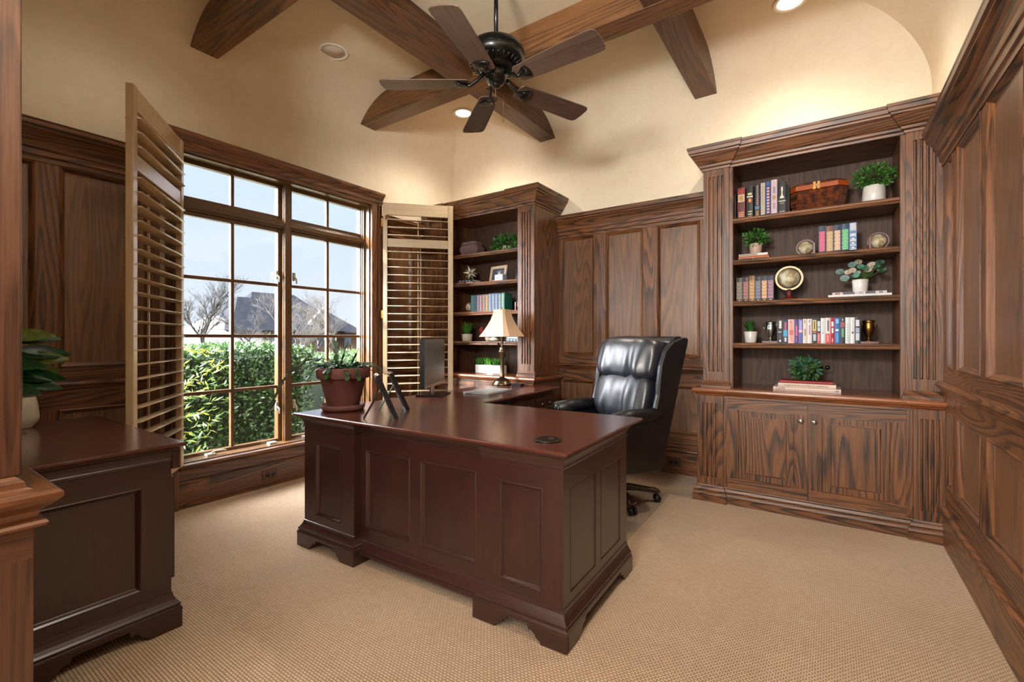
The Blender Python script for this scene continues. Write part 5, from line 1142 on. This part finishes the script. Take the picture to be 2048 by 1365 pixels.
hedge(-6.0, -5.0, 3.3, 6.3, .98, 9000, 'clipped green hedge outside the right half of the window behind the cactus', ('hedge_leaf', 'hedge_leaf_light', 'hedge_leaf'))
t = thing('nandina_shrub', 'airy yellow-green shrub outside the window beside the left shutter', 'shrub', (-4.42, 1.42, -.28))
mb = MB()
for i in range(80):
    a = rnd.uniform(0, 6.28); z = rnd.uniform(.35, 1.42); r_ = rnd.uniform(.05, .34); p = Vector((r_ * math.cos(a), r_ * math.sin(a) * 1.2 + .05, z)); d_ = Vector((math.cos(a), math.sin(a), rnd.uniform(-.3, .5)))
    for k in range(9): leaf(mb, p + d_ * k * .022, (d_ + rv(.9)).normalized(), rv(), .06, .016, rnd.choice(['nandina_leaf', 'nandina_leaf', 'hedge_leaf_light', 'hedge_leaf_light']), .2, 2)
tag(mb.build('foliage', t), kind='stuff')
mb = MB()
for i in range(9): a = i * .7; mb.tube([(.03 * math.cos(a), .03 * math.sin(a), 0), (.1 * math.cos(a), .1 * math.sin(a), .7), (.2 * math.cos(a), .2 * math.sin(a), 1.3)], .006, 'bark', 5)
mb.build('stems', t)
def grass_clump(x, y, h, n, label):
    t = tag(None or empty('ornamental_grass', (x, y, -.28)), label, 'grass', 'dry ornamental grasses beyond the hedge'); m_ = MB(); blades(m_, (0, 0, 0), n, h, h * .55, .009, 'grass_tan', .25, .8); m_.build('foliage', t)
grass_clump(-8.2, 3.4, 1.45, 700, 'dry tan ornamental grass clump beyond the left hedge, nearest the shutter'); grass_clump(-10.4, 4.6, 1.3, 600, 'dry tan ornamental grass clump beyond the hedge, second from the left')
grass_clump(-8.6, 6.2, 1.3, 600, 'dry tan grass clump beyond the hedge just left of the cactus stems'); grass_clump(-10.8, 7.9, 1.35, 600, 'dry tan grass clump behind the cactus pot'); grass_clump(-8.6, 8.3, 1.5, 800, 'large dry tan grass clump beside the right window jamb'); grass_clump(-14.5, 8.0, 1.2, 500, 'farthest dry tan grass clump, seen between the nearer ones')
def tree(x, y, h, spread, seed, mat, label, dens=3, r0=.12):
    r_ = random.Random(seed); t = tag(empty('bare_tree', (x, y, -.28)), label, 'tree', 'leafless winter trees outside'); tr = MB(); br = MB()
    def grow(p, d, L, rad, dep):
        q = p + d * L * .5 + Vector((r_.uniform(-.05, .05), r_.uniform(-.05, .05), 0)) * L; e_ = q + (d + Vector((r_.uniform(-.15, .15), r_.uniform(-.15, .15), .05))).normalized() * L * .5
        (tr if dep == 0 else br).tube([p, q, e_], [rad, rad * .8, rad * .62], mat, 5 if dep < 2 else 3)
        if dep >= 5 or rad < .0025: return
        for k in range(dens + (dep > 1)):
            f = r_.uniform(.35, 1.0); b = p + (e_ - p) * f; a = r_.uniform(0, 6.28); s_ = spread * r_.uniform(.6, 1.1)
            nd = (d + Vector((math.cos(a) * s_, math.sin(a) * s_, r_.uniform(.0, .35)))).normalized(); grow(b, nd, L * r_.uniform(.55, .78), rad * .50, dep + 1)
    grow(Vector((0, 0, 0)), Vector((0, 0, 1)), h * .36, r0, 0); tr.build('trunk', t); br.build('branches', t)
tree(-23.5, 9.4, 5.2, .75, 3, 'bark', 'bare tree on the left of the view, before the pale roof', dens=4); tree(-40, 13.6, 6.4, .8, 5, 'bark', 'faint bare tree at the left edge of the window view')
tree(-12.4, 6.9, 3.6, .8, 8, 'bark_pale', 'pale twiggy bare tree left of the window mullion', dens=4, r0=.05); tree(-14.5, 10.0, 4.2, .8, 11, 'bark_pale', 'pale twiggy bare tree right of the window mullion', dens=4, r0=.05)
tree(-48, 37, 6.4, .8, 14, 'bark', 'bare tree behind the small house on the right'); tree(-30, 14.6, 4.2, .9, 21, 'bark', 'low bare tree before the main house', dens=4, r0=.08); tree(-28, 18, 3.6, .9, 23, 'bark', 'low bare tree before the right wing of the house', dens=4, r0=.08)
def hip(m_, y0, y1, x0, x1, ze, zr, inset_l, inset_r, mat):
    xm = (x0 + x1) / 2
    m_.add([(x0, y0, ze), (x1, y0, ze), (x1, y1, ze), (x0, y1, ze), (xm, y0 + inset_l, zr), (xm, y1 - inset_r, zr)], [(0, 1, 4), (1, 2, 5, 4), (2, 3, 5), (3, 0, 4, 5), (0, 3, 2, 1)], mat)
t = thing('house', 'large house with steep grey hipped roofs across the lawn', 'house', (-45, 24, -.28))
mb = MB(); mb.box(-5, 3, -3.8, 4.8, 0, 2.4, 'brick_wall').box(-3, 3, -7.5, -3.8, 0, 2.2, 'stucco').box(-4, 2, 4.8, 8.6, 0, 2.2, 'brick_wall'); mb.build('wall', t)
mb = MB(); hip(mb, -4.2, 6.2, -5, 4, 2.1, 5.85, 2.6, 3.6, 'roof_slate'); hip(mb, -5.6, .5, -3, 4.2, 2.1, 5.2, 2.2, 2.6, 'roof_slate'); hip(mb, 2.6, 8.8, -4, 3, 2.0, 4.35, 2.6, 2.4, 'roof_slate'); mb.build('roof', t)
mb = MB(); hip(mb, -8.4, -2.8, -2.5, 4.6, 1.0, 3.5, 2.6, 2.6, 'stucco'); tag(mb.build('garage_roof', t), 'pale low roof at the left')
mb = MB(); mb.prism([(-1.6, 1.9), (1.3, 1.9), (1.0, 4.5)], 2.9, 3.3, 'stucco', lambda p, q, a: (a, p + 2.6, q)); tag(mb.build('gable', t), 'pale gable')
for y_ in (-1.6, .2, 3.6, 6.5):
    mb = MB(); mb.box(3.0, 3.06, y_ - .4, y_ + .4, .7, 1.8, 'window_dark'); mb.build('window', t)
t = thing('house', 'smaller steep-roofed house at the right of the window view', 'house', (-43, 35.4, -.28))
mb = MB(); mb.box(-3, 3, -1.6, 1.8, 0, 1.6, 'brick_wall'); mb.build('wall', t)
mb = MB(); hip(mb, -2.1, 2.6, -3.4, 3.4, 1.4, 4.2, 1.9, 2.2, 'roof_slate'); mb.build('roof', t)
